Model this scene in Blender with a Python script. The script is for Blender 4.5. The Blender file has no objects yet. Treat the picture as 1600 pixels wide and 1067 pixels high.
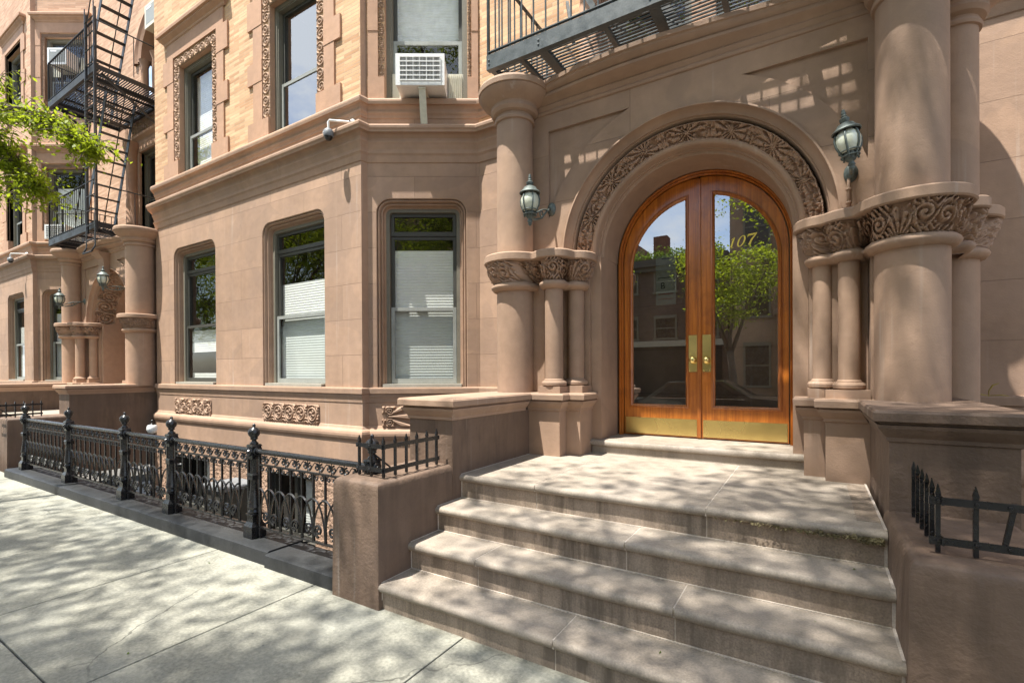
import bpy, math, random
import numpy as np
from mathutils import Vector, Matrix
from mathutils.geometry import tessellate_polygon
PI = math.pi
random.seed(7)
scene = bpy.context.scene
COL = scene.collection

# ------------------------------------------------------------------ camera
def make_camera():
    yw, pt, rl = [math.radians(q) for q in (31.79, -.289, -.278)]
    fh = Vector((-math.sin(yw), math.cos(yw), 0)); r0 = Vector((math.cos(yw), math.sin(yw), 0)); up = Vector((0, 0, 1))
    fw = fh*math.cos(pt) + up*math.sin(pt); u0 = -fh*math.sin(pt) + up*math.cos(pt)
    r = r0*math.cos(rl) + u0*math.sin(rl); u = -r0*math.sin(rl) + u0*math.cos(rl)
    cd = bpy.data.cameras.new('camera'); cam = bpy.data.objects.new('camera', cd); COL.objects.link(cam)
    m = Matrix((r, u, -fw)).transposed().to_4x4(); m.translation = (0, 0, 1.55)
    cam.matrix_world = m
    cd.sensor_width = 36; cd.lens = 760.16/1600*36; cd.shift_y = (583.9-533.5)/1600
    cd.clip_start = .05; cd.clip_end = 1000
    scene.camera = cam
make_camera()

# ------------------------------------------------------------------ mesh building
class MB:
    def __init__(s): s.v = []; s.f = []; s.uv = []
    def add(s, vs, fs, uvs=None):
        b = len(s.v); s.v += [tuple(p) for p in vs]
        s.f += [tuple(i+b for i in f) for f in fs]
        s.uv += list(uvs) if uvs is not None else [(p[0]+p[1], p[2]) for p in vs]
        return s
    def box(s, x0, x1, y0, y1, z0, z1, T=None, ch=0):
        if ch <= 0:
            p = [(x, y, z) for z in (z0, z1) for x, y in ((x0, y0), (x1, y0), (x1, y1), (x0, y1))]
            f = [(0, 3, 2, 1), (4, 5, 6, 7), (0, 1, 5, 4), (1, 2, 6, 5), (2, 3, 7, 6), (3, 0, 4, 7)]
            # separate faces so that uv works on every side
            for q in f:
                vs = [p[i] for i in q]
                if q in ((0, 3, 2, 1), (4, 5, 6, 7)): uv = [(v[0], v[1]) for v in vs]
                elif q in ((0, 1, 5, 4), (2, 3, 7, 6)): uv = [(v[0], v[2]) for v in vs]
                else: uv = [(v[1], v[2]) for v in vs]
                s.add([T(v) if T else v for v in vs], [(0, 1, 2, 3)], uv)
            return s
        c = ch
        def ring(z, i): return [(x0+i, y0+c, z), (x0+c, y0+i, z), (x1-c, y0+i, z), (x1-i, y0+c, z), (x1-i, y1-c, z), (x1-c, y1-i, z), (x0+c, y1-i, z), (x0+i, y1-c, z)]
        rings = [ring(z0, c*.0), ring(z1-c, 0), ring(z1-c*.3, c*.3), ring(z1, c*.99)]
        if T: rings = [[T(p) for p in r] for r in rings]
        s.loft(rings); s.add(rings[-1], [tuple(range(8))]); s.add(rings[0], [tuple(range(7, -1, -1))])
        return s
    def loft(s, rings, closed=True, cap0=False, cap1=False, uvs=None):
        n = len(rings[0]); b = len(s.v); m = len(rings)
        vs = [p for r in rings for p in r]; fs = []
        for i in range(m-1):
            for j in range(n if closed else n-1):
                k = (j+1) % n
                fs.append((i*n+j, i*n+k, (i+1)*n+k, (i+1)*n+j))
        if cap0: fs.append(tuple(range(n-1, -1, -1)))
        if cap1: fs.append(tuple((m-1)*n+j for j in range(n)))
        return s.add(vs, fs, uvs)
    def poly(s, loops, fn, uvfn=None):
        """loops of 2-D points (outer first, then holes), mapped by fn to 3-D"""
        flat = [p for l in loops for p in l]
        tri = tessellate_polygon([[Vector((p[0], p[1], 0)) for p in l] for l in loops])
        return s.add([fn(p) for p in flat], [tuple(t) for t in tri], [uvfn(p) if uvfn else p for p in flat])
    def lathe(s, c, prof, n=32, a0=0, a1=2*PI, T=None, cap0=False, cap1=False):
        full = abs(a1-a0-2*PI) < 1e-6
        k = n if full else n+1
        rings = []
        for r, z in prof:
            ring = [(c[0]+r*math.cos(a0+(a1-a0)*j/n), c[1]+r*math.sin(a0+(a1-a0)*j/n), c[2]+z) for j in range(k)]
            rings.append([T(p) for p in ring] if T else ring)
        return s.loft(rings, closed=full, cap0=cap0, cap1=cap1)
    def tube(s, pts, r, n=6, closed=False, cap=True, rot=0):
        pts = [Vector(p) for p in pts]; m = len(pts); rings = []
        up = Vector((0, 0, 1)); prev = None
        for i, p in enumerate(pts):
            if closed: d = pts[(i+1) % m]-pts[i-1]
            else: d = pts[min(i+1, m-1)]-pts[max(i-1, 0)]
            d.normalize()
            if prev is None:
                a = d.cross(up)
                if a.length < 1e-3: a = d.cross(Vector((1, 0, 0)))
                a.normalize()
            else:
                a = prev - d*prev.dot(d)
                a = a.normalized() if a.length > 1e-5 else d.orthogonal().normalized()
            prev = a; b = d.cross(a)
            rr = r[i] if isinstance(r, (list, tuple)) else r
            rings.append([tuple(p+(a*math.cos(rot+2*PI*j/n)+b*math.sin(rot+2*PI*j/n))*rr) for j in range(n)])
        if closed: rings.append(rings[0])
        return s.loft(rings, cap0=cap and not closed, cap1=cap and not closed)
    def bar(s, p0, p1, w, h=None, up=(0, 0, 1)):
        """rectangular bar between two points, w across, h along 'up'"""
        h = w if h is None else h
        p0 = Vector(p0); p1 = Vector(p1); d = (p1-p0).normalized(); u = Vector(up)
        a = d.cross(u)
        if a.length < 1e-4: a = d.cross(Vector((1, 0, 0)))
        a.normalize(); b = a.cross(d).normalized()
        r = [[tuple(p+a*sx*w/2+b*sz*h/2) for sx, sz in ((-1, -1), (1, -1), (1, 1), (-1, 1))] for p in (p0, p1)]
        return s.loft(r, cap0=True, cap1=True)
    def sweep(s, path, prof, closed=False, caps=True, z0=0):
        """sweep a profile of (outward, z) along a plan path; outward is to the right of the direction"""
        P = [Vector((p[0], p[1])) for p in path]; m = len(P); N = []
        for i in range(m):
            def nrm(a, b):
                d = (b-a).normalized(); return Vector((d.y, -d.x))
            if closed: n1, n2 = nrm(P[i-1], P[i]), nrm(P[i], P[(i+1) % m])
            else:
                n1 = nrm(P[i-1], P[i]) if i > 0 else None; n2 = nrm(P[i], P[i+1]) if i < m-1 else None
                n1 = n1 or n2; n2 = n2 or n1
            t = (n1+n2)
            N.append(t/max(1e-6, (1+n1.dot(n2))) if (1+n1.dot(n2)) > .05 else n1)
        L = [0]
        for i in range(1, m): L.append(L[-1]+(P[i]-P[i-1]).length)
        for j in range(len(prof)-1):
            (o0, za), (o1, zb) = prof[j], prof[j+1]
            r0 = [(P[i].x+N[i].x*o0, P[i].y+N[i].y*o0, z0+za) for i in range(m)]
            r1 = [(P[i].x+N[i].x*o1, P[i].y+N[i].y*o1, z0+zb) for i in range(m)]
            s.loft([r0, r1], closed=closed, uvs=[(l, z0+za) for l in L]+[(l, z0+zb) for l in L])
        if caps and not closed:
            for i in (0, m-1):
                s.add([(P[i].x+N[i].x*o, P[i].y+N[i].y*o, z0+z) for o, z in prof], [tuple(range(len(prof)))])
        return s
    def grid(s, arr, uvs=None, closed=False):
        """arr: [m][n] array of points"""
        m, n = arr.shape[:2]; b = len(s.v)
        s.v += [tuple(p) for p in arr.reshape(-1, 3).tolist()]
        s.uv += uvs if uvs else [(0, 0)]*(m*n)
        for i in range(m-1):
            for j in range(n-1):
                s.f.append((b+i*n+j, b+i*n+j+1, b+(i+1)*n+j+1, b+(i+1)*n+j))
        return s

ORG = {}
def link(o, parent=None):
    COL.objects.link(o)
    if parent is not None: o.parent = parent
    return o
def thing(name, label, cat, loc=(0, 0, 0), group=None):
    o = bpy.data.objects.new(name, None); COL.objects.link(o); o.location = loc; o.empty_display_size = .2
    o['label'] = label; o['category'] = cat
    if group: o['group'] = group
    ORG[o.name] = Vector(loc)
    return o
def build(name, mb, mat, parent=None, smooth=False, label=None, angle=None):
    org = ORG[parent.name] if parent is not None else Vector((0, 0, 0))
    me = bpy.data.meshes.new(name)
    me.from_pydata([(p[0]-org.x, p[1]-org.y, p[2]-org.z) for p in mb.v], [], mb.f)
    uvl = me.uv_layers.new(name='UVMap')
    li = np.empty(len(me.loops), dtype=np.int32); me.loops.foreach_get('vertex_index', li)
    uv = np.array(mb.uv, dtype=np.float32)[li]
    uvl.data.foreach_set('uv', uv.ravel())
    if smooth:
        me.polygons.foreach_set('use_smooth', [True]*len(me.polygons))
        if angle:
            try: me.set_sharp_from_angle(angle=math.radians(angle))
            except Exception: pass
    me.materials.append(mat)
    o = bpy.data.objects.new(name, me); link(o, parent)
    ORG[o.name] = org
    if label: o['label'] = label
    return o
def struct(name, mb, mat, smooth=False, kind='structure'):
    o = build(name, mb, mat, None, smooth); o['kind'] = kind; return o
def solo(name, mb, mat, label, cat, group=None, smooth=False):
    o = build(name, mb, mat, None, smooth); o['label'] = label; o['category'] = cat
    if group: o['group'] = group
    return o
def copy_tree(o, parent=None, delta=(0, 0, 0)):
    c = o.copy(); COL.objects.link(c); c.parent = parent
    if parent is None: c.location = o.location + Vector(delta)
    for ch in o.children: copy_tree(ch, c)
    return c
def frame(p0, deg):
    """local (along wall, into wall, up) -> world"""
    a = math.radians(deg); cx, sx = math.cos(a), math.sin(a)
    return lambda p: (p0[0]+p[0]*cx-p[1]*sx, p0[1]+p[0]*sx+p[1]*cx, p[2])

# ------------------------------------------------------------------ materials
def new_mat(name):
    m = bpy.data.materials.new(name); m.use_nodes = True
    nt = m.node_tree; b = nt.nodes['Principled BSDF']
    return m, nt, b
def N(nt, t, **kw):
    n = nt.nodes.new(t)
    for k, v in kw.items():
        if k.startswith('i_'):
            key = k[2:]; key = int(key) if key.isdigit() else key
            n.inputs[key].default_value = v
        else: setattr(n, k, v)
    return n
def noise(nt, vec, scale, detail=4, rough=.55, dist=0):
    n = N(nt, 'ShaderNodeTexNoise'); n.inputs['Scale'].default_value = scale; n.inputs['Detail'].default_value = detail
    n.inputs['Roughness'].default_value = rough; n.inputs['Distortion'].default_value = dist
    if vec is not None: nt.links.new(vec, n.inputs['Vector'])
    return n.outputs['Fac']
def maprange(nt, v, a, b, c, d):
    n = N(nt, 'ShaderNodeMapRange'); nt.links.new(v, n.inputs[0])
    for i, x in enumerate((a, b, c, d)): n.inputs[i+1].default_value = x
    return n.outputs[0]
def mathn(nt, op, a, b=None):
    n = N(nt, 'ShaderNodeMath', operation=op)
    for i, x in enumerate((a, b)):
        if x is None: continue
        if isinstance(x, (int, float)): n.inputs[i].default_value = x
        else: nt.links.new(x, n.inputs[i])
    return n.outputs[0]
def mixc(nt, fac, a, b, mode='MIX'):
    n = N(nt, 'ShaderNodeMix', data_type='RGBA', blend_type=mode)
    for i, x in ((0, fac), (6, a), (7, b)):
        if isinstance(x, (int, float)): n.inputs[i].default_value = x
        elif isinstance(x, (tuple, list)): n.inputs[i].default_value = tuple(x)+((1,) if len(x) == 3 else ())
        else: nt.links.new(x, n.inputs[i])
    return n.outputs[2]
def scalevec(nt, vec, s):
    n = N(nt, 'ShaderNodeVectorMath', operation='MULTIPLY'); nt.links.new(vec, n.inputs[0]); n.inputs[1].default_value = s
    return n.outputs[0]
def bump(nt, h, strength, dist, normal=None):
    n = N(nt, 'ShaderNodeBump'); n.inputs['Strength'].default_value = strength; n.inputs['Distance'].default_value = dist
    nt.links.new(h, n.inputs['Height'])
    if normal is not None: nt.links.new(normal, n.inputs['Normal'])
    return n.outputs['Normal']
def pos(nt): return N(nt, 'ShaderNodeNewGeometry').outputs['Position']
def scl(c, k): return tuple(x*k for x in c)

def stone(name, base, rough=.8, joints=None, var=.16, streak=.07, grain=.0025, speck=0, fine=90, spec=.35, dirt=None, jdark=.72, patch=0, crack=0):
    m, nt, b = new_mat(name); L = nt.links.new
    p = pos(nt)
    n1 = noise(nt, p, .9, 5, .6)
    n2 = noise(nt, scalevec(nt, p, (3.5, 3.5, .4)), 1.0, 4, .6)
    n3 = noise(nt, p, fine, 3, .6)
    n4 = noise(nt, p, 9, 4, .6)
    k = mathn(nt, 'ADD', maprange(nt, n1, .3, .7, 1-var, 1+var), maprange(nt, n2, .3, .7, -streak, streak))
    k = mathn(nt, 'ADD', k, maprange(nt, n4, .3, .7, -.07, .07))
    if speck: k = mathn(nt, 'ADD', k, maprange(nt, n3, .3, .7, -speck, speck))
    cc = N(nt, 'ShaderNodeCombineXYZ')
    for i in range(3): L(k, cc.inputs[i])
    col = mixc(nt, 1.0, base, cc.outputs[0], 'MULTIPLY')
    # warm / grey drift of the masonry paint
    col = mixc(nt, maprange(nt, noise(nt, p, 1.7, 3, .5), .45, .75, 0, .35), col, scl((base[0]*.86, base[1]*.93, base[2]*1.08), .95))
    if dirt:   # dark soot streaks and blotches
        dn = mathn(nt, 'MULTIPLY', maprange(nt, noise(nt, scalevec(nt, p, (9, 9, 1.2)), 1.0, 5, .65), .44, .60, 0, 1), maprange(nt, noise(nt, p, 1.3, 3, .5), .35, .6, .3, 1))
        col = mixc(nt, mathn(nt, 'MULTIPLY', dn, dirt), col, scl(base, .38))
    if patch:  # repaired patches, pale drip marks
        pt = maprange(nt, noise(nt, p, 1.15, 2, .4, .8), .575, .590, 0, 1)
        col = mixc(nt, mathn(nt, 'MULTIPLY', pt, patch), col, (base[0]*.80, base[1]*.83, base[2]*.88))
        dr = mathn(nt, 'MULTIPLY', maprange(nt, noise(nt, scalevec(nt, p, (16, 16, .5)), 1.0, 3, .6), .60, .72, 0, 1), maprange(nt, noise(nt, p, .8, 2, .5), .45, .62, 0, 1))
        col = mixc(nt, mathn(nt, 'MULTIPLY', dr, patch*.5), col, scl((.8, .76, .7), .8))
        sp = maprange(nt, noise(nt, p, 23, 4, .7), .70, .76, 0, 1)
        col = mixc(nt, mathn(nt, 'MULTIPLY', sp, patch*.9), col, scl(base, .62))
    if crack:
        v = N(nt, 'ShaderNodeTexVoronoi', feature='DISTANCE_TO_EDGE'); v.inputs['Scale'].default_value = .55
        wv = N(nt, 'ShaderNodeVectorMath', operation='ADD'); L(p, wv.inputs[0])
        nz = N(nt, 'ShaderNodeTexNoise'); nz.inputs['Scale'].default_value = 3; nz.inputs['Detail'].default_value = 5; L(p, nz.inputs['Vector'])
        L(scalevec(nt, nz.outputs['Color'], (.35, .35, 0)), wv.inputs[1]); L(wv.outputs[0], v.inputs['Vector'])
        ck = mathn(nt, 'MULTIPLY', maprange(nt, v.outputs['Distance'], .0015, .004, 1, 0), maprange(nt, noise(nt, p, .45, 2, .5), .52, .58, 0, 1))
        col = mixc(nt, mathn(nt, 'MULTIPLY', ck, .75), col, scl(base, .25))
        st = maprange(nt, noise(nt, p, .9, 6, .65, .6), .56, .72, 0, crack)
        col = mixc(nt, st, col, scl(base, .55))
        pe = N(nt, 'ShaderNodeTexVoronoi'); pe.inputs['Scale'].default_value = 130; L(p, pe.inputs['Vector'])
        pb = maprange(nt, pe.outputs['Distance'], .2, .45, 1, 0)
        sel = N(nt, 'ShaderNodeSeparateColor'); L(pe.outputs['Color'], sel.inputs[0])
        col = mixc(nt, mathn(nt, 'MULTIPLY', pb, maprange(nt, sel.outputs[0], .5, .95, 0, .55)), col, scl(base, .45))
    nm = None
    if joints:
        row, width, mort = joints
        uv = N(nt, 'ShaderNodeUVMap'); br = N(nt, 'ShaderNodeTexBrick', offset=.5)
        L(uv.outputs[0], br.inputs['Vector'])
        br.inputs['Scale'].default_value = 1; br.inputs['Brick Width'].default_value = width; br.inputs['Row Height'].default_value = row
        br.inputs['Mortar Size'].default_value = mort; br.inputs['Mortar Smooth'].default_value = .15; br.inputs['Bias'].default_value = 0
        br.inputs['Color1'].default_value = (.46, .46, .46, 1); br.inputs['Color2'].default_value = (.54, .54, .54, 1); br.inputs['Mortar'].default_value = (.5, .5, .5, 1)
        col = mixc(nt, .5, col, mixc(nt, 1, col, scl((1, 1, 1), 2), 'MULTIPLY'), 'MIX') if False else col
        tint = mixc(nt, 1, col, mixc(nt, 1, br.outputs['Color'], (2, 2, 2), 'MULTIPLY'), 'MULTIPLY')
        col = mixc(nt, br.outputs['Fac'], tint, scl(base, jdark))
        inv = mathn(nt, 'SUBTRACT', 1.0, br.outputs['Fac'])
        nm = bump(nt, inv, .9, .005)
    nm = bump(nt, mathn(nt, 'ADD', n3, mathn(nt, 'MULTIPLY', n4, 2.5)), .55, grain, nm)
    L(nm, b.inputs['Normal']); L(col, b.inputs['Base Color'])
    b.inputs['Roughness'].default_value = rough; b.inputs['Specular IOR Level'].default_value = spec
    return m
def plain(name, base, rough=.5, metal=0, var=.1, bumpd=0, scale=30, coat=0, spec=.5, rust=0):
    m, nt, b = new_mat(name); L = nt.links.new
    p = N(nt, 'ShaderNodeTexCoord').outputs['Object']
    n = noise(nt, p, scale, 4, .6); n2 = noise(nt, p, scale*.17, 3, .6)
    k = mathn(nt, 'ADD', maprange(nt, n, .3, .7, 1-var, 1+var), maprange(nt, n2, .3, .7, -var, var))
    cc = N(nt, 'ShaderNodeCombineXYZ')
    for i in range(3): L(k, cc.inputs[i])
    cl_ = mixc(nt, 1, base, cc.outputs[0], 'MULTIPLY')
    if rust: cl_ = mixc(nt, maprange(nt, noise(nt, p, 19, 5, .7), .60, .70, 0, rust), cl_, (.10, .045, .022))
    L(cl_, b.inputs['Base Color'])
    L(maprange(nt, n2, .3, .7, max(.03, rough-.08), min(1, rough+.1)), b.inputs['Roughness'])
    b.inputs['Metallic'].default_value = metal; b.inputs['Coat Weight'].default_value = coat; b.inputs['Specular IOR Level'].default_value = spec
    if bumpd: L(bump(nt, n, .6, bumpd), b.inputs['Normal'])
    return m
def wood_mat(name, base, dark):
    m, nt, b = new_mat(name); L = nt.links.new
    p = N(nt, 'ShaderNodeTexCoord').outputs['Object']
    g = noise(nt, scalevec(nt, p, (45, 45, 1.6)), 1, 5, .6, .6); g2 = noise(nt, scalevec(nt, p, (7, 7, .8)), 1, 3, .5)
    col = mixc(nt, maprange(nt, g, .35, .68, 0, 1), base, dark)
    col = mixc(nt, maprange(nt, g2, .4, .7, 0, .45), col, scl(dark, .7))
    col = mixc(nt, maprange(nt, noise(nt, p, 5, 5, .7), .52, .72, 0, .5), col, scl(dark, .45))
    L(col, b.inputs['Base Color']); L(maprange(nt, noise(nt, p, 4, 5, .7), .35, .7, .28, .5), b.inputs['Roughness'])
    b.inputs['Coat Weight'].default_value = .6; b.inputs['Coat Roughness'].default_value = .16
    L(bump(nt, g, .25, .0008), b.inputs['Normal'])
    return m
def glass_mat(name, ior, tint=(.9, .95, .93), rough=.004, wav=.0):
    m, nt, b = new_mat(name); L = nt.links.new; nt.nodes.remove(b)
    out = [n for n in nt.nodes if n.type == 'OUTPUT_MATERIAL'][0]
    gl = N(nt, 'ShaderNodeBsdfGlossy'); gl.inputs['Roughness'].default_value = rough; gl.inputs['Color'].default_value = (1, 1, 1, 1)
    tr = N(nt, 'ShaderNodeBsdfTransparent'); tr.inputs['Color'].default_value = (*tint, 1)
    fr = N(nt, 'ShaderNodeFresnel')
    bf = N(nt, 'ShaderNodeNewGeometry').outputs['Backfacing']   # a pane is thin: the same from both sides
    L(maprange(nt, bf, 0, 1, ior, 1/ior), fr.inputs['IOR'])
    mx = N(nt, 'ShaderNodeMixShader')
    L(fr.outputs[0], mx.inputs[0]); L(tr.outputs[0], mx.inputs[1]); L(gl.outputs[0], mx.inputs[2]); L(mx.outputs[0], out.inputs['Surface'])
    if wav:
        L(bump(nt, noise(nt, pos(nt), 1.6, 2, .5), .5, wav), gl.inputs['Normal'])
    return m
def brick_mat(name, c1, c2, mortar, row=.046, width=.31, ms=.004, offset=.5):
    m, nt, b = new_mat(name); L = nt.links.new
    uv = N(nt, 'ShaderNodeUVMap'); br = N(nt, 'ShaderNodeTexBrick', offset=offset)
    L(uv.outputs[0], br.inputs['Vector']); br.inputs['Scale'].default_value = 1
    br.inputs['Brick Width'].default_value = width; br.inputs['Row Height'].default_value = row; br.inputs['Mortar Size'].default_value = ms
    br.inputs['Mortar Smooth'].default_value = .2; br.inputs['Bias'].default_value = -.1
    br.inputs['Color1'].default_value = (*c1, 1); br.inputs['Color2'].default_value = (*c2, 1); br.inputs['Mortar'].default_value = (*mortar, 1)
    p = pos(nt)
    k = maprange(nt, noise(nt, scalevec(nt, p, (2.3, 2.3, 15)), 1, 3, .7), .3, .7, .9, 1.1)
    k = mathn(nt, 'MULTIPLY', k, maprange(nt, noise(nt, p, .8, 4, .6), .3, .7, .88, 1.1))
    cc = N(nt, 'ShaderNodeCombineXYZ')
    for i in range(3): L(k, cc.inputs[i])
    L(mixc(nt, 1, br.outputs['Color'], cc.outputs[0], 'MULTIPLY'), b.inputs['Base Color'])
    nm = bump(nt, mathn(nt, 'SUBTRACT', 1.0, br.outputs['Fac']), .9, .006)
    nm = bump(nt, noise(nt, p, 120, 3, .6), .4, .0015, nm)
    L(nm, b.inputs['Normal']); b.inputs['Roughness'].default_value = .85; b.inputs['Specular IOR Level'].default_value = .3
    return m
def leaf_mat(name, base, trans):
    m, nt, b = new_mat(name); L = nt.links.new
    out = [n for n in nt.nodes if n.type == 'OUTPUT_MATERIAL'][0]
    oi = N(nt, 'ShaderNodeNewGeometry').outputs['Random Per Island']
    col = mixc(nt, oi, scl(base, .65), scl((base[0]*1.25, base[1]*1.1, base[2]), 1.1))
    tcol = mixc(nt, oi, scl(trans, .7), scl(trans, 1.15))
    L(col, b.inputs['Base Color']); b.inputs['Roughness'].default_value = .55; b.inputs['Specular IOR Level'].default_value = .2
    t = N(nt, 'ShaderNodeBsdfTranslucent'); L(tcol, t.inputs['Color'])
    mx = N(nt, 'ShaderNodeMixShader'); mx.inputs[0].default_value = .45
    L(b.outputs[0], mx.inputs[1]); L(t.outputs[0], mx.inputs[2]); L(mx.outputs[0], out.inputs['Surface'])
    return m

BROWN = (.388, .252, .173)
M = {}
M['stone'] = stone('brownstone_paint', BROWN, patch=.3)
M['stone_j'] = stone('brownstone_blocks', BROWN, joints=(.4925, 1.7, .0035), patch=.4)
M['carve'] = stone('carved_brownstone', scl(BROWN, .95), grain=.001, fine=200, var=.1)
M['portal'] = stone('portal_brownstone', (.327, .216, .148), var=.2, patch=.4)
M['portal_j'] = stone('portal_blocks', (.327, .216, .148), joints=(.4925, 2.3, .003), var=.2, patch=.45)
M['redstone'] = stone('red_sandstone', (.45, .27, .175), var=.12)
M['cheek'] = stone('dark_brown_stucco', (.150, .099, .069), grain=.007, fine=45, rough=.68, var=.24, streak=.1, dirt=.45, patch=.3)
M['step'] = stone('step_stone', (.32, .25, .19), rough=.78, speck=.24, fine=95, dirt=.85, var=.18)
M['tread'] = stone('tread_stone', (.31, .26, .208), rough=.7, speck=.19, fine=95, dirt=.3, var=.16)
M['walk'] = stone('sidewalk_concrete', (.275, .266, .218), rough=.85, speck=.25, fine=48, var=.14, streak=.05, dirt=.12, crack=.5)
M['kerb'] = stone('dark_painted_kerb', (.032, .033, .034), rough=.45, dirt=.2, var=.4, speck=.12, spec=.2, fine=40)
M['mortar'] = stone('pale_mortar', (.50, .43, .36), var=.1, speck=.2)
M['rubble'] = stone('rough_hewn_stone', (.40, .26, .18), grain=.05, fine=14, var=.2, joints=(.3, .55, .012))
M['gum'] = stone('trodden_gum', (.16, .155, .14))
M['asphalt'] = stone('asphalt', (.05, .05, .052), speck=.3, fine=120)
M['areaway'] = stone('areaway_concrete', (.11, .10, .085), speck=.1)
M['brick'] = brick_mat('tan_roman_brick', (.70, .46, .27), (.45, .245, .13), (.52, .38, .26), row=.05)
M['brick2'] = brick_mat('pink_tan_brick', (.60, .38, .25), (.42, .23, .14), (.48, .35, .26), row=.05)
M['redbrick'] = brick_mat('red_brick', (.22, .085, .055), (.15, .06, .045), (.2, .16, .13), row=.075, width=.21)
M['darkbrick'] = brick_mat('dark_brick', (.13, .085, .065), (.09, .06, .048), (.12, .1, .09), row=.075, width=.21)
M['iron'] = plain('gloss_black_iron', (.012, .012, .013), rough=.26, var=.3, bumpd=.0014, scale=70, rust=.35)
M['feiron'] = plain('slate_grey_iron', (.055, .066, .07), rough=.42, var=.2, bumpd=.0012, scale=60, rust=.3)
M['feblack'] = plain('black_escape_iron', (.010, .011, .012), rough=.5, var=.2)
M['wood'] = wood_mat('varnished_oak', (.60, .195, .022), (.34, .09, .009))
M['wood_d'] = wood_mat('varnished_oak_frame', (.50, .16, .022), (.27, .07, .009))
M['brass'] = plain('brass', (.86, .66, .25), rough=.27, metal=1, var=.08, scale=6)
M['gold'] = plain('gold_leaf', (1.0, .82, .14), rough=.35, metal=0, var=.03)
M['verdi'] = plain('verdigris_bronze', (.105, .125, .115), rough=.55, metal=.35, var=.35, scale=45)
M['lampglass'] = plain('lantern_glass', (.50, .52, .42), rough=.12, var=.12, scale=9, spec=.8)
M['frame'] = plain('taupe_window_paint', (.165, .150, .115), rough=.65, var=.08)
M['frame_l'] = plain('pale_window_paint', (.38, .35, .29), rough=.65, var=.08)
M['sash'] = plain('dark_bronze_sash', (.05, .048, .040), rough=.55, var=.1)
M['sash_l'] = plain('grey_aluminium_sash', (.28, .29, .27), rough=.4, var=.08)
M['white'] = plain('white_enamel', (.78, .78, .76), rough=.35, var=.05)
M['offwhite'] = plain('yellowed_plastic', (.62, .59, .48), rough=.5, var=.06)
M['grey'] = plain('grey_plastic', (.18, .19, .2), rough=.4, var=.06)
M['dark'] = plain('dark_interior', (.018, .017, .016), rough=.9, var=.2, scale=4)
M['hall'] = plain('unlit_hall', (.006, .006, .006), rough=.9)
M['black'] = plain('black_plastic', (.015, .015, .016), rough=.25)
M['blind'] = plain('cream_blind_fabric', (.74, .75, .72), rough=.8, var=.03)
M['curtain'] = plain('white_curtain_fabric', (.84, .84, .82), rough=.9, var=.08, scale=12)
M['paper'] = plain('pale_paper', (.30, .31, .25), rough=.8, var=.04)
M['ink'] = plain('dark_ink', (.03, .03, .03), rough=.8)
M['redink'] = plain('red_ink', (.3, .05, .04), rough=.8)
M['glass'] = glass_mat('window_glass', 1.7, tint=(.97, .98, .97), wav=.004)
M['glass_clear'] = glass_mat('clear_window_glass', 1.42, tint=(.97, .98, .97))
M['glass_s'] = glass_mat('screened_glass', 1.5, tint=(.82, .85, .84), rough=.05)
M['glass_sky'] = glass_mat('reflective_window_glass', 3.8, tint=(.7, .75, .75), wav=.004)
M['glass_door'] = glass_mat('plate_door_glass', 3.7, tint=(.66, .68, .66))
M['leaf'] = leaf_mat('spring_leaf', (.17, .24, .018), (.46, .56, .03))
M['leaf_d'] = leaf_mat('summer_leaf', (.075, .13, .018), (.20, .33, .03))
M['bark'] = plain('tree_bark', (.11, .085, .065), rough=.9, var=.3, bumpd=.01, scale=25)
M['car'] = plain('black_car_paint', (.012, .012, .014), rough=.18, coat=1)
M['chrome'] = plain('chrome', (.7, .7, .7), rough=.12, metal=1, var=.02)
M['rubber'] = plain('tyre_rubber', (.02, .02, .02), rough=.8)
M['moss'] = plain('dry_moss', (.12, .10, .05), rough=1, var=.3)
# ------------------------------------------------------------------ carved relief patterns (heights 0..1)
def sstep(a, b, x):
    t = np.clip((x-a)/(b-a), 0, 1); return t*t*(3-2*t)
def vnoise(x, y, seed=0):
    xi = np.floor(x); yi = np.floor(y); fx = x-xi; fy_ = y-yi; fx = fx*fx*(3-2*fx); fy_ = fy_*fy_*(3-2*fy_)
    def hsh(a, b): return np.modf(np.abs(np.sin(a*127.1+b*311.7+seed*74.7)*43758.5453))[0]
    return (hsh(xi, yi)*(1-fx)+hsh(xi+1, yi)*fx)*(1-fy_)+(hsh(xi, yi+1)*(1-fx)+hsh(xi+1, yi+1)*fx)*fy_
def warp(S, T, h, amp, f, seed=0):
    return S+amp*(vnoise(S*f, T*h*f, seed)-.5)*2, T+amp/h*(vnoise(S*f+37, T*h*f+11, seed)-.5)*2
def scrolls(S, T, cell, h, seed=0, petals=9):
    c = np.floor(S/cell); xs = (S/cell-c-.5)*cell; yt = (T-.5)*h
    hand = np.where((c.astype(int)+seed) % 2 == 0, 1., -1.)
    R = .5*min(cell, h)*1.0
    y2 = yt-hand*.05*h
    r = np.hypot(xs, y2); th = np.arctan2(y2, xs*hand)
    sp = .5+.5*np.cos(2*PI*r/(R*.46)-th)
    mask = sstep(R*1.02, R*.86, r)
    bud = np.exp(-(r/(.2*R))**2)*1.15
    xb = np.where(xs > 0, xs-cell/2, xs+cell/2); yb = yt+hand*.5*h
    rb = np.hypot(xb, yb); fb = np.arctan2(xb, yb*hand)
    fan = (.5+.5*np.cos(petals*2*fb))*sstep(.02*h, .12*h, rb)
    v = np.maximum(sp*mask, fan*(1-mask)*.9)
    v = np.maximum(v, bud)
    v = sstep(.22, .72, v)
    return np.clip(v*(.85+.15*vnoise(S*60, T*h*60, 2))-.35*sstep(.62, .74, vnoise(S*52, T*h*52, 6)), 0, 1)
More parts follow.
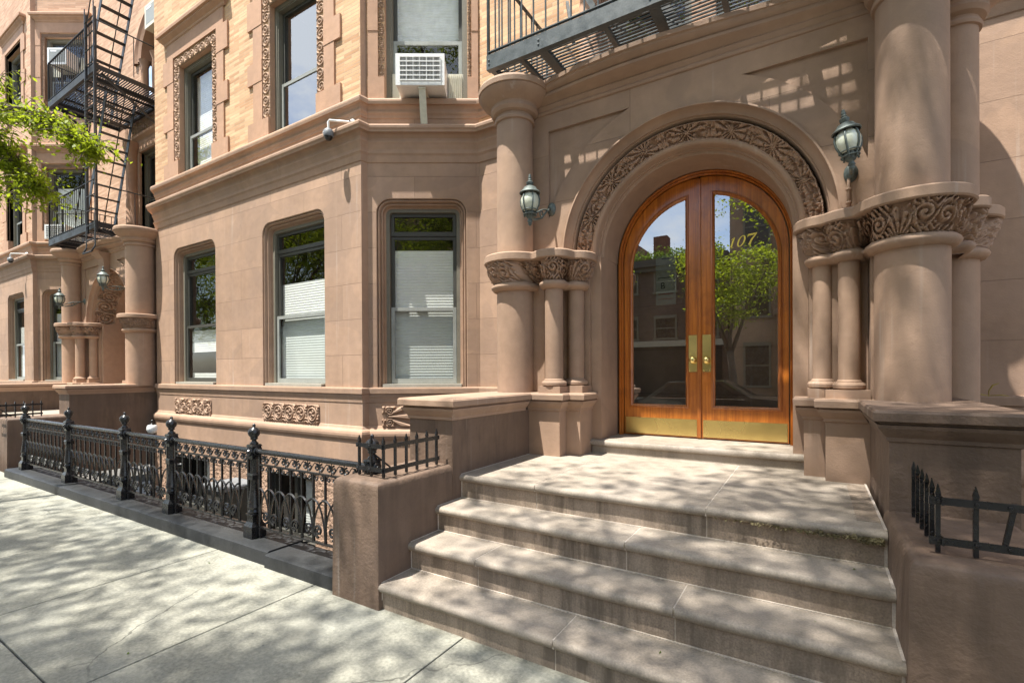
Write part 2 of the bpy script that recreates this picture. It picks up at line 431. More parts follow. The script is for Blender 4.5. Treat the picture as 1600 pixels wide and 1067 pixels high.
def acanthus(S, T, cell, h, seed=0):
    """two tiers: leaf fans with curling tips, spiral eyes between them, a string of berries on top"""
    S0, T0 = S, T; S, T = warp(S, T, h, .008, 10, seed)
    W = cell*.5; c = np.floor(S/W); ci = c.astype(int)+seed; xs = (S/W-c-.5)*W; yt = T*h
    rnd = np.modf(np.sin(ci*12.9898)*43758.5453)[0]
    lean = rnd*.35
    kind = ci % 3
    xx = xs-lean*yt
    ph = np.arctan2(xx, yt+.22*h)
    fan = .5+.5*np.cos((22+6*np.abs(rnd))*ph)
    env = sstep(.98, .84, T+.22*np.abs(np.sin(4.5*ph)))*sstep(W*.62, W*.5, np.abs(xx)*(1.1-.35*T))
    leaf = np.maximum(sstep(.15, .6, fan)*env*(.45+.55*T), .35*env)
    R = min(W, h)*.46; cy = np.where(kind == 1, .56, .44)*h; hand = np.where(ci % 2 == 0, 1., -1.)
    r = np.hypot(xs, yt-cy); th = np.arctan2(yt-cy, xs*hand)
    sp = (.5+.5*np.cos(2*PI*r/(R*.64)-th))*sstep(R*1.06, R*.92, r)
    eye = np.exp(-(r/(R*.2))**2)
    tw = (.5+.5*np.cos(2*PI*(xs*hand*1.1+yt*.9)/(h*.19)))*sstep(R*.95, R*1.1, r)*.8
    scr = np.maximum(np.maximum(sp, eye), tw)
    v = np.where(kind == 0, leaf, scr)
    b = .034; bx = (S/b-np.floor(S/b)-.5)*b; by = (T-.88)*h+.006*np.sin(S*60)
    v = np.maximum(v, np.exp(-((bx/.011)**2+(by/.012)**2))*(.5+.5*np.sin(S*23)))
    stem = np.exp(-(((T-.5-.38*np.sin(S*2*PI/(W*2)))*h)/.011)**2)*.9
    v = np.maximum(v, np.where(kind != 0, stem*(r > R*.8), 0))
    v = sstep(.12, .7, v)
    # drilled hollows and leaf veins break the pattern up
    hol = sstep(.60, .72, vnoise(S0*48, T0*h*48, seed+3))
    vein = .5+.5*np.cos(2*PI*(S0*38+14*vnoise(S0*14, T0*h*14, seed+5)))
    return np.clip(v*(.82+.18*vein)-hol*.28+.14*vnoise(S0*30, T0*h*30, seed+8), 0, 1.15)
def medallions(S, T, cell, h):
    c = np.floor(S/cell); xs = (S/cell-c-.5)*cell; yt = (T-.5)*h; R = .5*min(cell, h)
    r = np.hypot(xs, yt); th = np.arctan2(yt, xs)
    rings = .5+.5*np.cos(2*PI*(r/(R*.33)))
    pet = .5+.5*np.cos(4*th+2.5*np.sin(r/R*6))
    v = np.where(r < R*.94, np.maximum(rings*sstep(R*.3, R*.45, r), pet*sstep(R*.62, R*.4, r)), 0)
    xb = np.where(xs > 0, xs-cell/2, xs+cell/2); rb = np.hypot(xb, np.abs(yt)-h*.5)
    v = np.maximum(v, (.5+.5*np.cos(2*PI*rb/(R*.28)))*(r >= R*.94)*.9)
    return sstep(.25, .7, v)
def palmette(S, T, L, h):
    xs = S-.08*L; yt = (T-.5)*h
    r = np.hypot(xs, yt); th = np.arctan2(yt, xs)
    fan = (.5+.5*np.cos(15*th))*sstep(.02, .07, r)*(r < L*.98)
    v = fan
    for sy in (1, -1):
        cx, cy = .24*L, sy*.27*h
        rr = np.hypot(S-cx, yt-cy); tt = np.arctan2((yt-cy)*sy, S-cx)
        R = .20*h
        v = np.where(rr < R, .5+.5*np.cos(2*PI*rr/(R*.45)-tt), v)
    return sstep(.25, .7, v)
def lattice(S, T, per, h):
    """archivolt: bosses, crossing double straps, and pierced leafage between them"""
    S0, T0 = S, T; S, T = warp(S, T, h, .006, 16, 2)
    c = np.floor(S/per); xs = (S/per-c-.5)*per; yt = (T-.5)*h
    r = np.hypot(xs, yt); th = np.arctan2(yt, xs)
    petal = .55+.45*np.cos(7*th+c*1.7)
    boss = np.where(r < h*.46, np.maximum(np.exp(-(r/(h*.10))**2)*1.1, np.exp(-((r-h*.17)/(h*.035))**2)), 0)
    boss = np.maximum(boss, petal*sstep(h*.50, h*.42, r)*sstep(h*.18, h*.24, r))
    xb = np.where(xs > 0, xs-per/2, xs+per/2); k = h/(per*.5)
    d1, d2 = np.abs(yt-xb*k), np.abs(yt+xb*k)
    st = np.maximum(np.exp(-((d1-h*.07)/(h*.04))**2), np.exp(-((d2-h*.07)/(h*.04))**2))
    # leaves sweep out from each crossing; wedge-shaped hollows between them
    rho = np.hypot(xb, yt); a = np.arctan2(yt, np.abs(xb)+.004)
    rib = .5+.5*np.cos(15*a+rho*22)
    hole = sstep(.36, .14, rib)*sstep(h*.14, h*.22, rho)*sstep(.96, .86, np.abs(yt)/(h*.5))
    hole = np.maximum(hole, sstep(.66, .74, vnoise(S0*44, T0*h*44, 4))*(r > h*.2))
    lf = .82+.18*rib
    v = np.where(r < h*.5, np.maximum(boss, lf*.75*(1-hole)), np.maximum(st, lf*(1-hole)))
    v = v*(.9+.1*np.cos(S0*2*PI/.021+9*vnoise(S0*20, T0*h*20, 1)))
    bd = np.exp(-((T0-.955)/.05)**2)*(.6+.4*np.cos(S0*2*PI/.037)); bd2 = np.exp(-((T0-.03)/.04)**2)
    return np.clip(np.maximum(v, np.maximum(bd, bd2)), 0, 1.1)
def wave(S, T, cell):
    c = np.floor(S/cell); xs = S/cell-c-.5; hand = np.where(c.astype(int) % 2 == 0, 1, -1)
    r = np.hypot(xs*1.1, (T-.5)-.06*hand); th = np.arctan2((T-.5)-.06*hand, xs*hand)
    v = .5+.5*np.cos(2*PI*r/.27-th)
    v *= sstep(.62, .5, r)
    e = np.maximum(np.exp(-((T-.02)/.06)**2), np.exp(-((T-.98)/.06)**2))
    return sstep(.25, .7, np.maximum(v, e))

def relief_panel(name, parent, fr, s0, s1, z0, z1, d, amp, fn, mat, res=.006, frame_w=.018):
    """a carved slab sunk in a wall: real relief, the frame border is the wall around it"""
    ns = max(8, int((s1-s0)/res)); nz = max(8, int((z1-z0)/res))
    S, T = np.meshgrid(np.linspace(0, s1-s0, ns), np.linspace(0, 1, nz))
    hgt = fn(S, T)
    edge = np.minimum(np.minimum(S, s1-s0-S), np.minimum(T, 1-T)*(z1-z0))
    hgt = hgt*sstep(0, .012, edge)
    a = np.empty((nz, ns, 3)); P = np.array(fr((0, 0, 0))); X = np.array(fr((1, 0, 0)))-P; Y = np.array(fr((0, 1, 0)))-P
    s = s0+S; dd = d-amp*hgt
    for k in range(3): a[..., k] = P[k]+X[k]*s+Y[k]*dd
    a[..., 2] = z0+T*(z1-z0)
    mb = MB(); mb.grid(a)
    return build(name, mb, mat, parent, smooth=True)

# ------------------------------------------------------------------ openings
def outline(s0, s1, z0, z1, r, n=6, i=0, b=0):
    s0, s1, z0, z1 = s0+i, s1-i, z0+b, z1-i; r = max(r-i, .006)
    p = [(s0, z0)]
    for k in range(n+1):
        a = PI-k*PI/2/n; p.append((s0+r+r*math.cos(a), z1-r+r*math.sin(a)))
    for k in range(n+1):
        a = PI/2-k*PI/2/n; p.append((s1-r+r*math.cos(a), z1-r+r*math.sin(a)))
    p.append((s1, z0)); return p
def lift(fr, pts, d): return [fr((p[0], d, p[1])) for p in pts]

def blind(name, parent, fr, s0, s1, z0, z1, d, pitch=.04, mat=None):
    mb = MB(); n = int((z1-z0)/pitch*2)
    ra, rb = [], []
    for k in range(n+1):
        z = z1-(z1-z0)*k/n; dd = d+(.0034 if k % 2 else 0)
        ra.append(fr((s0, dd, z))); rb.append(fr((s1, dd, z)))
    mb.loft([ra, rb], closed=False)
    return build(name, mb, mat or M['blind'], parent)
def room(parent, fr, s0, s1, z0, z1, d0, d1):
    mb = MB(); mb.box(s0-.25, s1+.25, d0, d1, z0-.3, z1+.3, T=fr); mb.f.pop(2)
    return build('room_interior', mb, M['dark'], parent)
def barbox(mb, fr, s0, s1, z0, z1, d0, d1): mb.box(s0, s1, d0, d1, z0, z1, T=fr)
def sash_frame(mb, fr, s0, s1, z0, z1, d, w=.042, t=.035, wb=None):
    wb = wb or w
    mb.box(s0, s0+w, d, d+t, z0, z1, T=fr); mb.box(s1-w, s1, d, d+t, z0, z1, T=fr)
    mb.box(s0+w, s1-w, d+.001, d+t, z0, z0+wb, T=fr); mb.box(s0+w, s1-w, d+.001, d+t, z1-w, z1, T=fr)
def pane(parent, fr, s0, s1, z0, z1, d, mat):
    mb = MB(); mb.add([fr((s0, d, z0)), fr((s1, d, z0)), fr((s1, d, z1)), fr((s0, d, z1))], [(0, 1, 2, 3)])
    return build('pane', mb, mat, parent)

def ground_window(B, fr, s0, s1, mat, z0=1.335, z1=3.95, meet=2.43, trans=3.47, blinds=((1.42, 3.2),), r=.20, screen=True, light=False):
    """ground-storey window: stepped rounded surround, timber frame, transom light over a double-hung sash"""
    w = MB()
    prof = [(0, 0), (.010, .004), (.010, .045), (.016, .045), (.022, .022), (.036, .018), (.046, .03), (.048, .075), (.056, .078), (.06, .06), (.076, .058), (.084, .075), (.086, .12), (.11, .122), (.11, .15)]
    w.loft([lift(fr, outline(s0, s1, z0, z1, r, i=i), d) for i, d in prof], closed=False)
    sur = build('window_surround', w, mat, B, smooth=True, angle=40)
    f = MB(); a0, a1, zt = s0+.105, s1-.105, z1-.105
    rr = .1
    rings = [(0, .13), (.0, .125), (.05, .125), (.055, .135), (.06, .20)]
    f.loft([lift(fr, outline(a0, a1, z0+.0, zt, rr, i=i, b=i*.6), d)+[] for i, d in rings], closed=True)
    win = build('window', f, M['frame_l'] if light else M['frame'], B)
    i0, i1, zi = a0+.06, a1-.06, zt-.06
    m = MB(); m.box(a0-.02, a1+.02, -.015, .16, z0+.002, z0+.045, T=fr)
    build('sill', m, M['frame_l'], win)
    zb = z0+.05
    m = MB(); sash_frame(m, fr, i0+.003, i1-.003, trans, zi, .165, .045, .05, .06)
    build('transom_sash', m, M['sash'], win)
    m = MB(); sash_frame(m, fr, i0+.003, i1-.003, meet-.02, trans-.004, .18, .045, .04); build('sash', m, M['sash'], win)
    m = MB(); sash_frame(m, fr, i0+.003, i1-.003, zb, meet+.03, .15, .05, .028, .07); build('sash', m, M['sash_l'] if screen else M['sash'], win)
    pane(win, fr, i0+.04, i1-.04, trans+.05, zi-.04, .19, M['glass'])
    pane(win, fr, i0+.04, i1-.04, meet, trans-.04, .2, M['glass'])
    pane(win, fr, i0+.045, i1-.045, zb+.05, meet+.01, .165, M['glass_s'] if screen else M['glass'])
    for (b0, b1) in blinds: blind('blind', win, fr, i0+.02, i1-.02, b0, b1, .24)
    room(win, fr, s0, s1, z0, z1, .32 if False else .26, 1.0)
    return outline(s0, s1, z0, z1, r)

def upper_window(B, fr, s0, s1, z0, z1, carved=(.17, .17), quoin=(.40, .36), seed=0, lintel=True, blinds=(), detail=True, ac=None, meet=None, lz=.5, glass='glass_sky', side_plain=None, curtain=False):
    """brick-storey window: red stone quoins, carved strip, timber frame and double-hung sash"""
    cl, cr = carved; g = .025
    s = MB()
    ql, qr = quoin
    # quoin blocks, alternately wide and narrow, butted end to end
    zz = [z0, z0+.32, z0+.95, z0+1.29, z0+1.85, z0+2.30, z1+.02+cl]
    for side in (0, 1):
        s = MB()
        for k in range(len(zz)-1):
            wide = (k % 2 == 0)
            q = (ql if side == 0 else qr)*(1.0 if wide else .62) if side_plain is None else side_plain[side]
            c = cl if side == 0 else cr
            pr = -.032 if wide else -.026
            c_in = .004 if k == 0 else c
            if side == 0: s.box(s0-c-q+.0, s0-c_in, pr, .1, zz[k]+(.002 if k else 0), zz[k+1], T=fr)
            else: s.box(s1+c_in, s1+c+q, pr, .1, zz[k]+(.002 if k else 0), zz[k+1], T=fr)
        build('quoin_strip', s, M['redstone'], B)
    s = MB()
    if lintel:
        s.box(s0-cl-ql*.62, s1+cr+qr*.62, -.028, .1, zz[-1]+.002, z1+lz, T=fr)
        p0 = fr((s0-cl-ql*.75, -.02, 0)); p1 = fr((s1+cr+qr*.75, -.02, 0))
        prof = [(0, 0), (.02, .02), (.03, .05), (.06, .08), (.09, .11), (.09, .14), (.125, .15), (.13, .2), (.12, .23), (-.1, .24)]
        n = Vector((p1[0]-p0[0], p1[1]-p0[1])).normalized(); bk = Vector((-n.y, n.x))*.12
        s.sweep([(p0[0]+bk.x, p0[1]+bk.y), p0[:2], p1[:2], (p1[0]+bk.x, p1[1]+bk.y)], prof, z0=z1+lz)
    if lintel: build('lintel', s, M['redstone'], B)
    if detail:
        amp = .03
        for a, b in ((s0-cl, s0), (s1, s1+cr)):
            def fn(S, T): return wave(T*(z1-z0-.32), S/max(1e-6, (b-a)), (b-a)*1.05)
            relief_panel('carved_strip', B, fr, a, b, z0+.32, z1, .012, amp, fn, M['carve'], res=.0085)
        relief_panel('carved_strip', B, fr, s0-cl, s1+cr, z1, z1+cl, .012, amp, lambda S, T: wave(S, T, cl*1.05), M['carve'], res=.0085)
    else:
        m = MB()
        m.box(s0-cl, s0, .0, .1, z0+.32, z1, T=fr); m.box(s1, s1+cr, .0, .1, z0+.32, z1, T=fr); m.box(s0-cl, s1+cr, .0, .1, z1+.002, z1+cl, T=fr)
        build('carved_strip', m, M['carve'], B)
    m = MB()   # reveal
    m.loft([lift(fr, outline(s0, s1, z0, z1, .006, n=1), d) for d in (.01, .12)], closed=False)
    build('window_reveal', m, M['redstone'], B)
    f = MB(); rings = [(0, .10), (.0, .085), (.06, .085), (.065, .10), (.08, .10), (.085, .19)]
    f.loft([lift(fr, outline(s0, s1, z0, z1, .006, n=1, i=i, b=i*.5), d) for i, d in rings], closed=True)
    win = build('window', f, M['frame'], B)
    i0, i1, zt, zb = s0+.085, s1-.085, z1-.085, z0+.045
    meet = meet or (z0+.42*(z1-z0))
    m = MB(); sash_frame(m, fr, i0, i1, meet-.02, zt, .17, .05, .03); build('sash', m, M['sash'], win)
    m = MB(); sash_frame(m, fr, i0, i1, zb, meet+.035, .14, .05, .028); build('sash', m, M['sash_l'], win)
    pane(win, fr, i0+.045, i1-.045, meet, zt-.045, .185, M['glass_clear' if curtain else glass]); pane(win, fr, i0+.045, i1-.045, zb+.045, meet+.01, .155, M[glass])
    for (b0, b1) in blinds: blind('blind', win, fr, i0+.02, i1-.02, b0, b1, .27, mat=M['curtain'])
    room(win, fr, s0, s1, z0, z1, .24, .9)
    return [(s0, z0), (s0, z1), (s1, z1), (s1, z0)]

# ------------------------------------------------------------------ capitals traced round a cluster of shafts
def smin(a, b, k=.035):
    h = np.clip(.5+.5*(b-a)/k, 0, 1); return b*(1-h)+a*h-k*h*(1-h)
def sdf(px, py, discs, boxes):
    d = None
    for cx, cy, r in discs:
        q = np.hypot(px-cx, py-cy)-r; d = q if d is None else smin(d, q)
    for x0, x1, y0, y1 in boxes:
        dx = np.abs(px-(x0+x1)/2)-(x1-x0)/2; dy = np.abs(py-(y0+y1)/2)-(y1-y0)/2
        q = np.hypot(np.maximum(dx, 0), np.maximum(dy, 0))+np.minimum(np.maximum(dx, dy), 0); d = smin(d, q)
    return d
class Tracer:
    def __init__(s, C, a0, a1, discs, boxes, n, rmax=2.2):
        s.C = C; s.discs = discs; s.boxes = boxes
        def table(ang):
            r = np.linspace(.05, rmax, 700)
            px = C[0]+np.cos(ang)[:, None]*r; py = C[1]+np.sin(ang)[:, None]*r
            return r, sdf(px, py, discs, boxes)
        ang = np.radians(np.linspace(a0, a1, 900)); r, D = table(ang)
        rr = s._trace(r, D, .08); x = C[0]+np.cos(ang)*rr; y = C[1]+np.sin(ang)*rr
        L = np.concatenate([[0], np.cumsum(np.hypot(np.diff(x), np.diff(y)))]); s.len = L[-1]
        s.S = np.linspace(0, L[-1], n); s.ang = np.interp(s.S, L, ang)
        s.r, s.D = table(s.ang)
    def _trace(s, r, D, off):
        inside = D <= off; idx = D.shape[1]-1-np.argmax(inside[:, ::-1], axis=1); idx = np.clip(idx, 0, D.shape[1]-2)
        i = np.arange(D.shape[0]); d0 = D[i, idx]; d1 = D[i, idx+1]
        t = np.clip((off-d0)/np.where(np.abs(d1-d0) < 1e-9, 1e-9, d1-d0), 0, 1); return r[idx]+t*(r[1]-r[0])
    def ring(s, off, z):
        rr = s._trace(s.r, s.D, off)
        return np.stack([s.C[0]+np.cos(s.ang)*rr, s.C[1]+np.sin(s.ang)*rr, np.full(len(rr), z)], 1)
    def rough(s, off_arr, z):
        # per-point offset: trace two offsets and blend
        a = s._trace(s.r, s.D, .0); b = s._trace(s.r, s.D, .16); rr = a+(b-a)*(off_arr/.16)
        return np.stack([s.C[0]+np.cos(s.ang)*rr, s.C[1]+np.sin(s.ang)*rr, np.full(len(rr), z)], 1)
def capital(parent, tr, z0, z1, mat, cell=.2, amp=.045, seed=0, nz=44, flare=(.03, .10), ab=.13):
    """carved band with ring below and slab above; z0 ring bottom, z1 slab top"""
    h = z1-z0; zr = z0+.22*h; za = z1-.23*h
    rings = []
    for o, z in [(0, z0), (.03, z0+.005), (.052, z0+.03), (.058, z0+.045), (.05, z0+.062), (.03, zr)]: rings.append(tr.ring(o, z))
    mb = MB(); mb.grid(np.array(rings)); ring = build('capital', mb, mat, parent, smooth=True)
    T = np.linspace(0, 1, nz); S, TT = np.meshgrid(tr.S, T)
    hh = acanthus(S, TT, cell, (za-zr), seed)
    rows = []
    for j, t in enumerate(T):
        base = flare[0]+(flare[1]-flare[0])*(t**1.3)+.012*math.sin(t*PI)
        rows.append(tr.rough(base-.03+amp*hh[j], zr+(za-zr)*t))
    mb = MB(); mb.grid(np.array(rows)); build('carved_band', mb, M['carve'], ring, smooth=True)
    rings = [tr.ring(o, z) for o, z in [(.02, za), (ab-.01, za+.002), (ab, za+.012), (ab, z1-.012), (ab-.012, z1), (-.05, z1+.001)]]
    mb = MB(); mb.grid(np.array(rings))
    top = rings[-1]; b = len(mb.v); mb.add([(tr.C[0], tr.C[1], z1+.001)]+[tuple(p) for p in top], [(0, i+1, i+2) for i in range(len(top)-1)])
    build('capital_slab', mb, mat, ring, smooth=True, angle=35)
    return ring
# ------------------------------------------------------------------ brownstone building pieces
BASE_P = [(.035, .42), (.035, .60), (.045, .612), (.058, .635), (.066, .668), (.066, .70), (.058, .73), (.042, .752), (.024, .762), (.018, .775), (.008, .80), (0, .805)]
SILL_P = [(o*.36, z) for o, z in [(0, 1.12), (.02, 1.13), (.025, 1.16), (.035, 1.185), (.06, 1.215), (.06, 1.235), (.05, 1.24), (.05, 1.247), (.105, 1.252), (.11, 1.315), (.10, 1.33), (.0, 1.336)]]
CORN_P = [(0, 4.43), (.012, 4.44), (.018, 4.48), (.026, 4.525), (.042, 4.555), (.042, 4.575), (.028, 4.58), (.030, 4.61), (.048, 4.665), (.062, 4.695), (.062, 4.715), (.048, 4.72), (.052, 4.75), (.075, 4.79), (.09, 4.80), (.132, 4.803), (.138, 4.83), (.152, 4.85), (.155, 4.88), (.146, 4.90), (0, 4.925)]
LEDGE_P = [(0, 5.035), (.010, 5.045), (.014, 5.08), (.030, 5.11), (.032, 5.13), (.020, 5.135), (.026, 5.165), (.046, 5.198), (.055, 5.203), (.080, 5.206), (.086, 5.24), (.086, 5.262), (.074, 5.285), (-.02, 5.30)]
ZB = 5.285          # where the brick starts
def wall_panel(B, name, fr, s0, s1, z0, z1, holes, mat, d=0.0, uo=0.0, vo=-1.785):
    mb = MB()
    mb.poly([[(s0, z0), (s1, z0), (s1, z1), (s0, z1)]]+holes, lambda p: fr((p[0], d, p[1])), lambda p: (p[0]+uo, p[1]+vo))
    return build(name, mb, mat, B)

def bay(B, xR, length, det, top, full=True):
    """projecting bay: long face, right-hand canted face, short left cant; det = carve real relief"""
    xL = xR-length
    fm = frame((0, 4.58), 0); fc = frame((xR+.013, 4.68), 32.5); LC = 1.54
    ce = fc((LC, 0, 0))
    # ---- long face
    sA = (xR-5.31, xR-3.77); sB = (xR-2.35, xR-.77)
    holes = []
    if full: holes.append(ground_window(B, fm, sA[0], sA[1], M['stone'], blinds=((1.42, 1.55), (1.95, 2.36)), screen=False))
    holes.append(ground_window(B, fm, sB[0], sB[1], M['stone'], blinds=((1.42, 2.42), (2.46, 2.98)), light=False))
    wall_panel(B, 'wall', fm, xL, xR, .79, ZB, holes, M['stone_j'], uo=.55)
    m = MB(); m.add([(xR, 4.58, .79), (xR+.013, 4.68, .79), (xR+.013, 4.68, top), (xR, 4.58, top)], [(0, 1, 2, 3)]); build('corner_return', m, M['stone'], B)
    # ---- canted face
    cw = ground_window(B, fc, .113, 1.369, M['stone'], blinds=((1.42, 2.42), (2.45, 3.28)), light=False)
    wall_panel(B, 'wall', fc, 0, LC, .79, ZB, [cw], M['stone_j'], uo=.2)
    wall_panel(B, 'brick_wall', fc, 0, LC, ZB, top, [[(.25, ZB), (.25, 7.4), (1.387, 7.4), (1.387, ZB)]]+([[(.25, 9.0), (.25, 11.1), (1.387, 11.1), (1.387, 9.0)]] if top > 12 else []), M['brick' if det else 'brick2'], uo=.1)
    # ---- upper windows
    uA = (xR-5.02, xR-3.82); uB = (xR-2.09, xR-.92); uh = []
    for k, (a, b) in enumerate((uA, uB) if full else (uB,)):
        uh.append(upper_window(B, fm, a, b, ZB, 7.38, carved=(.18, .18), seed=k, detail=det, glass='glass_sky' if k or not det else 'glass', meet=6.12 if k else 6.05, blinds=() if k or not det else ((5.36, 7.25),)))
        if top > 12: uh.append(upper_window(B, fm, a, b, 9.0, 11.1, carved=(.16, .16), detail=False))
    wall_panel(B, 'brick_wall', fm, xL, xR, ZB, top, uh, M['brick' if det else 'brick2'], d=0)
    upper_window(B, fc, .25, 1.387, ZB, 7.4, carved=(.09, .06), quoin=(.14, .09), detail=det, lintel=not det, side_plain=(.14, .09), glass='glass', meet=6.17, blinds=((6.2, 7.3),) if det else ((5.5, 6.9),), lz=.4, curtain=True)
    if top > 12: upper_window(B, fc, .25, 1.387, 9.0, 11.1, carved=(.09, .06), quoin=(.14, .09), detail=False, side_plain=(.14, .09), lz=.4, glass='glass')
    # ---- left cant and its return (seen only from the side)
    lc = [(xL-1.3, 5.52), (xL, 4.58)]
    m = MB(); m.loft([[(x, y, -1.2) for x, y in lc], [(x, y, ZB) for x, y in lc]], closed=False, uvs=[(0, -3), (1.6, -3), (0, 3.5), (1.6, 3.5)]); build('wall', m, M['stone_j'], B)
    m = MB(); m.loft([[(x, y, ZB) for x, y in lc], [(x, y, top) for x, y in lc]], closed=False, uvs=[(0, 0), (1.6, 0), (0, top-ZB), (1.6, top-ZB)]); build('brick_wall', m, M['brick' if det else 'brick2'], B)
    # ---- mouldings, mitred round the bay
    path = lc+[(xR, 4.58), (xR+.013, 4.68), ce[:2], (xR+2.45, ce[1])]
    path2 = lc+[(xR, 4.58), (xR+.013, 4.66), ce[:2], (xR+2.45, ce[1])]
    for nm, pr in (('base_moulding', BASE_P), ('sill_ledge', SILL_P), ('cornice', CORN_P), ('upper_ledge', LEDGE_P)):
        m = MB(); m.sweep(path, pr); build(nm, m, M['stone'], B, smooth=True, angle=30)
    m = MB(); m.sweep(path, [(.035, .05), (.035, .42)]); build('base_wall', m, M['stone'], B)
    # rough basement wall with windows
    fb = frame((0, 4.52), 0)
    bw = [(xR-5.2, xR-3.9), (xR-2.15, xR-.95)] if full else [(xR-2.15, xR-.95)]
    bh = [[(a, -1.0), (a, .0), (b, .0), (b, -1.0)] for a, b in bw]
    wall_panel(B, 'basement_wall', fb, xL-.1, xR+.1, -1.2, .06, bh, M['rubble'], uo=.1, vo=.07)
    wall_panel(B, 'basement_wall', frame(fc((0, -.05, 0))[:2], 32.5), -.05, LC+.1, -1.2, .06, [], M['rubble'])
    for a, b in bw:
        m = MB(); m.loft([lift(fb, outline(a, b, -1.0, .0, .006, n=1), d) for d in (0, .14)], closed=False); sash_frame(m, fb, a, b, -1.0, 0, .1, .07, .06)
        m.box((a+b)/2-.035, (a+b)/2+.035, .1, .16, -.93, -.07, T=fb)
        w = build('basement_window', m, M['sash'], B)
        pane(w, fb, a+.06, b-.06, -.95, -.05, .14, M['glass'])
        blind('blind', w, fb, (a+b)/2+.1, b-.08, -.9, -.02, .2); room(w, fb, a, b, -1.0, 0, .24, .9)
    # carved panels under the sills
    if det:
        for k, (a, b, fn, cell) in enumerate(((xR-5.25, xR-3.93, 'scr', .34), (xR-2.31, xR-.91, 'med', .28))):
            if fn == 'scr': relief_panel('carved_panel', B, fm, a, b, .785, 1.075, -.008, .032, lambda S, T: scrolls(S, T, .22, .29, petals=5), M['carve'])
            else: relief_panel('carved_panel', B, fm, a, b, .785, 1.075, -.008, .034, lambda S, T: medallions(S, T, .28, .29), M['carve'])
        relief_panel('carved_panel', B, fc, .182, .66, .79, 1.075, -.008, .034, lambda S, T: palmette(S, T, .478, .285), M['carve'])
    return xL

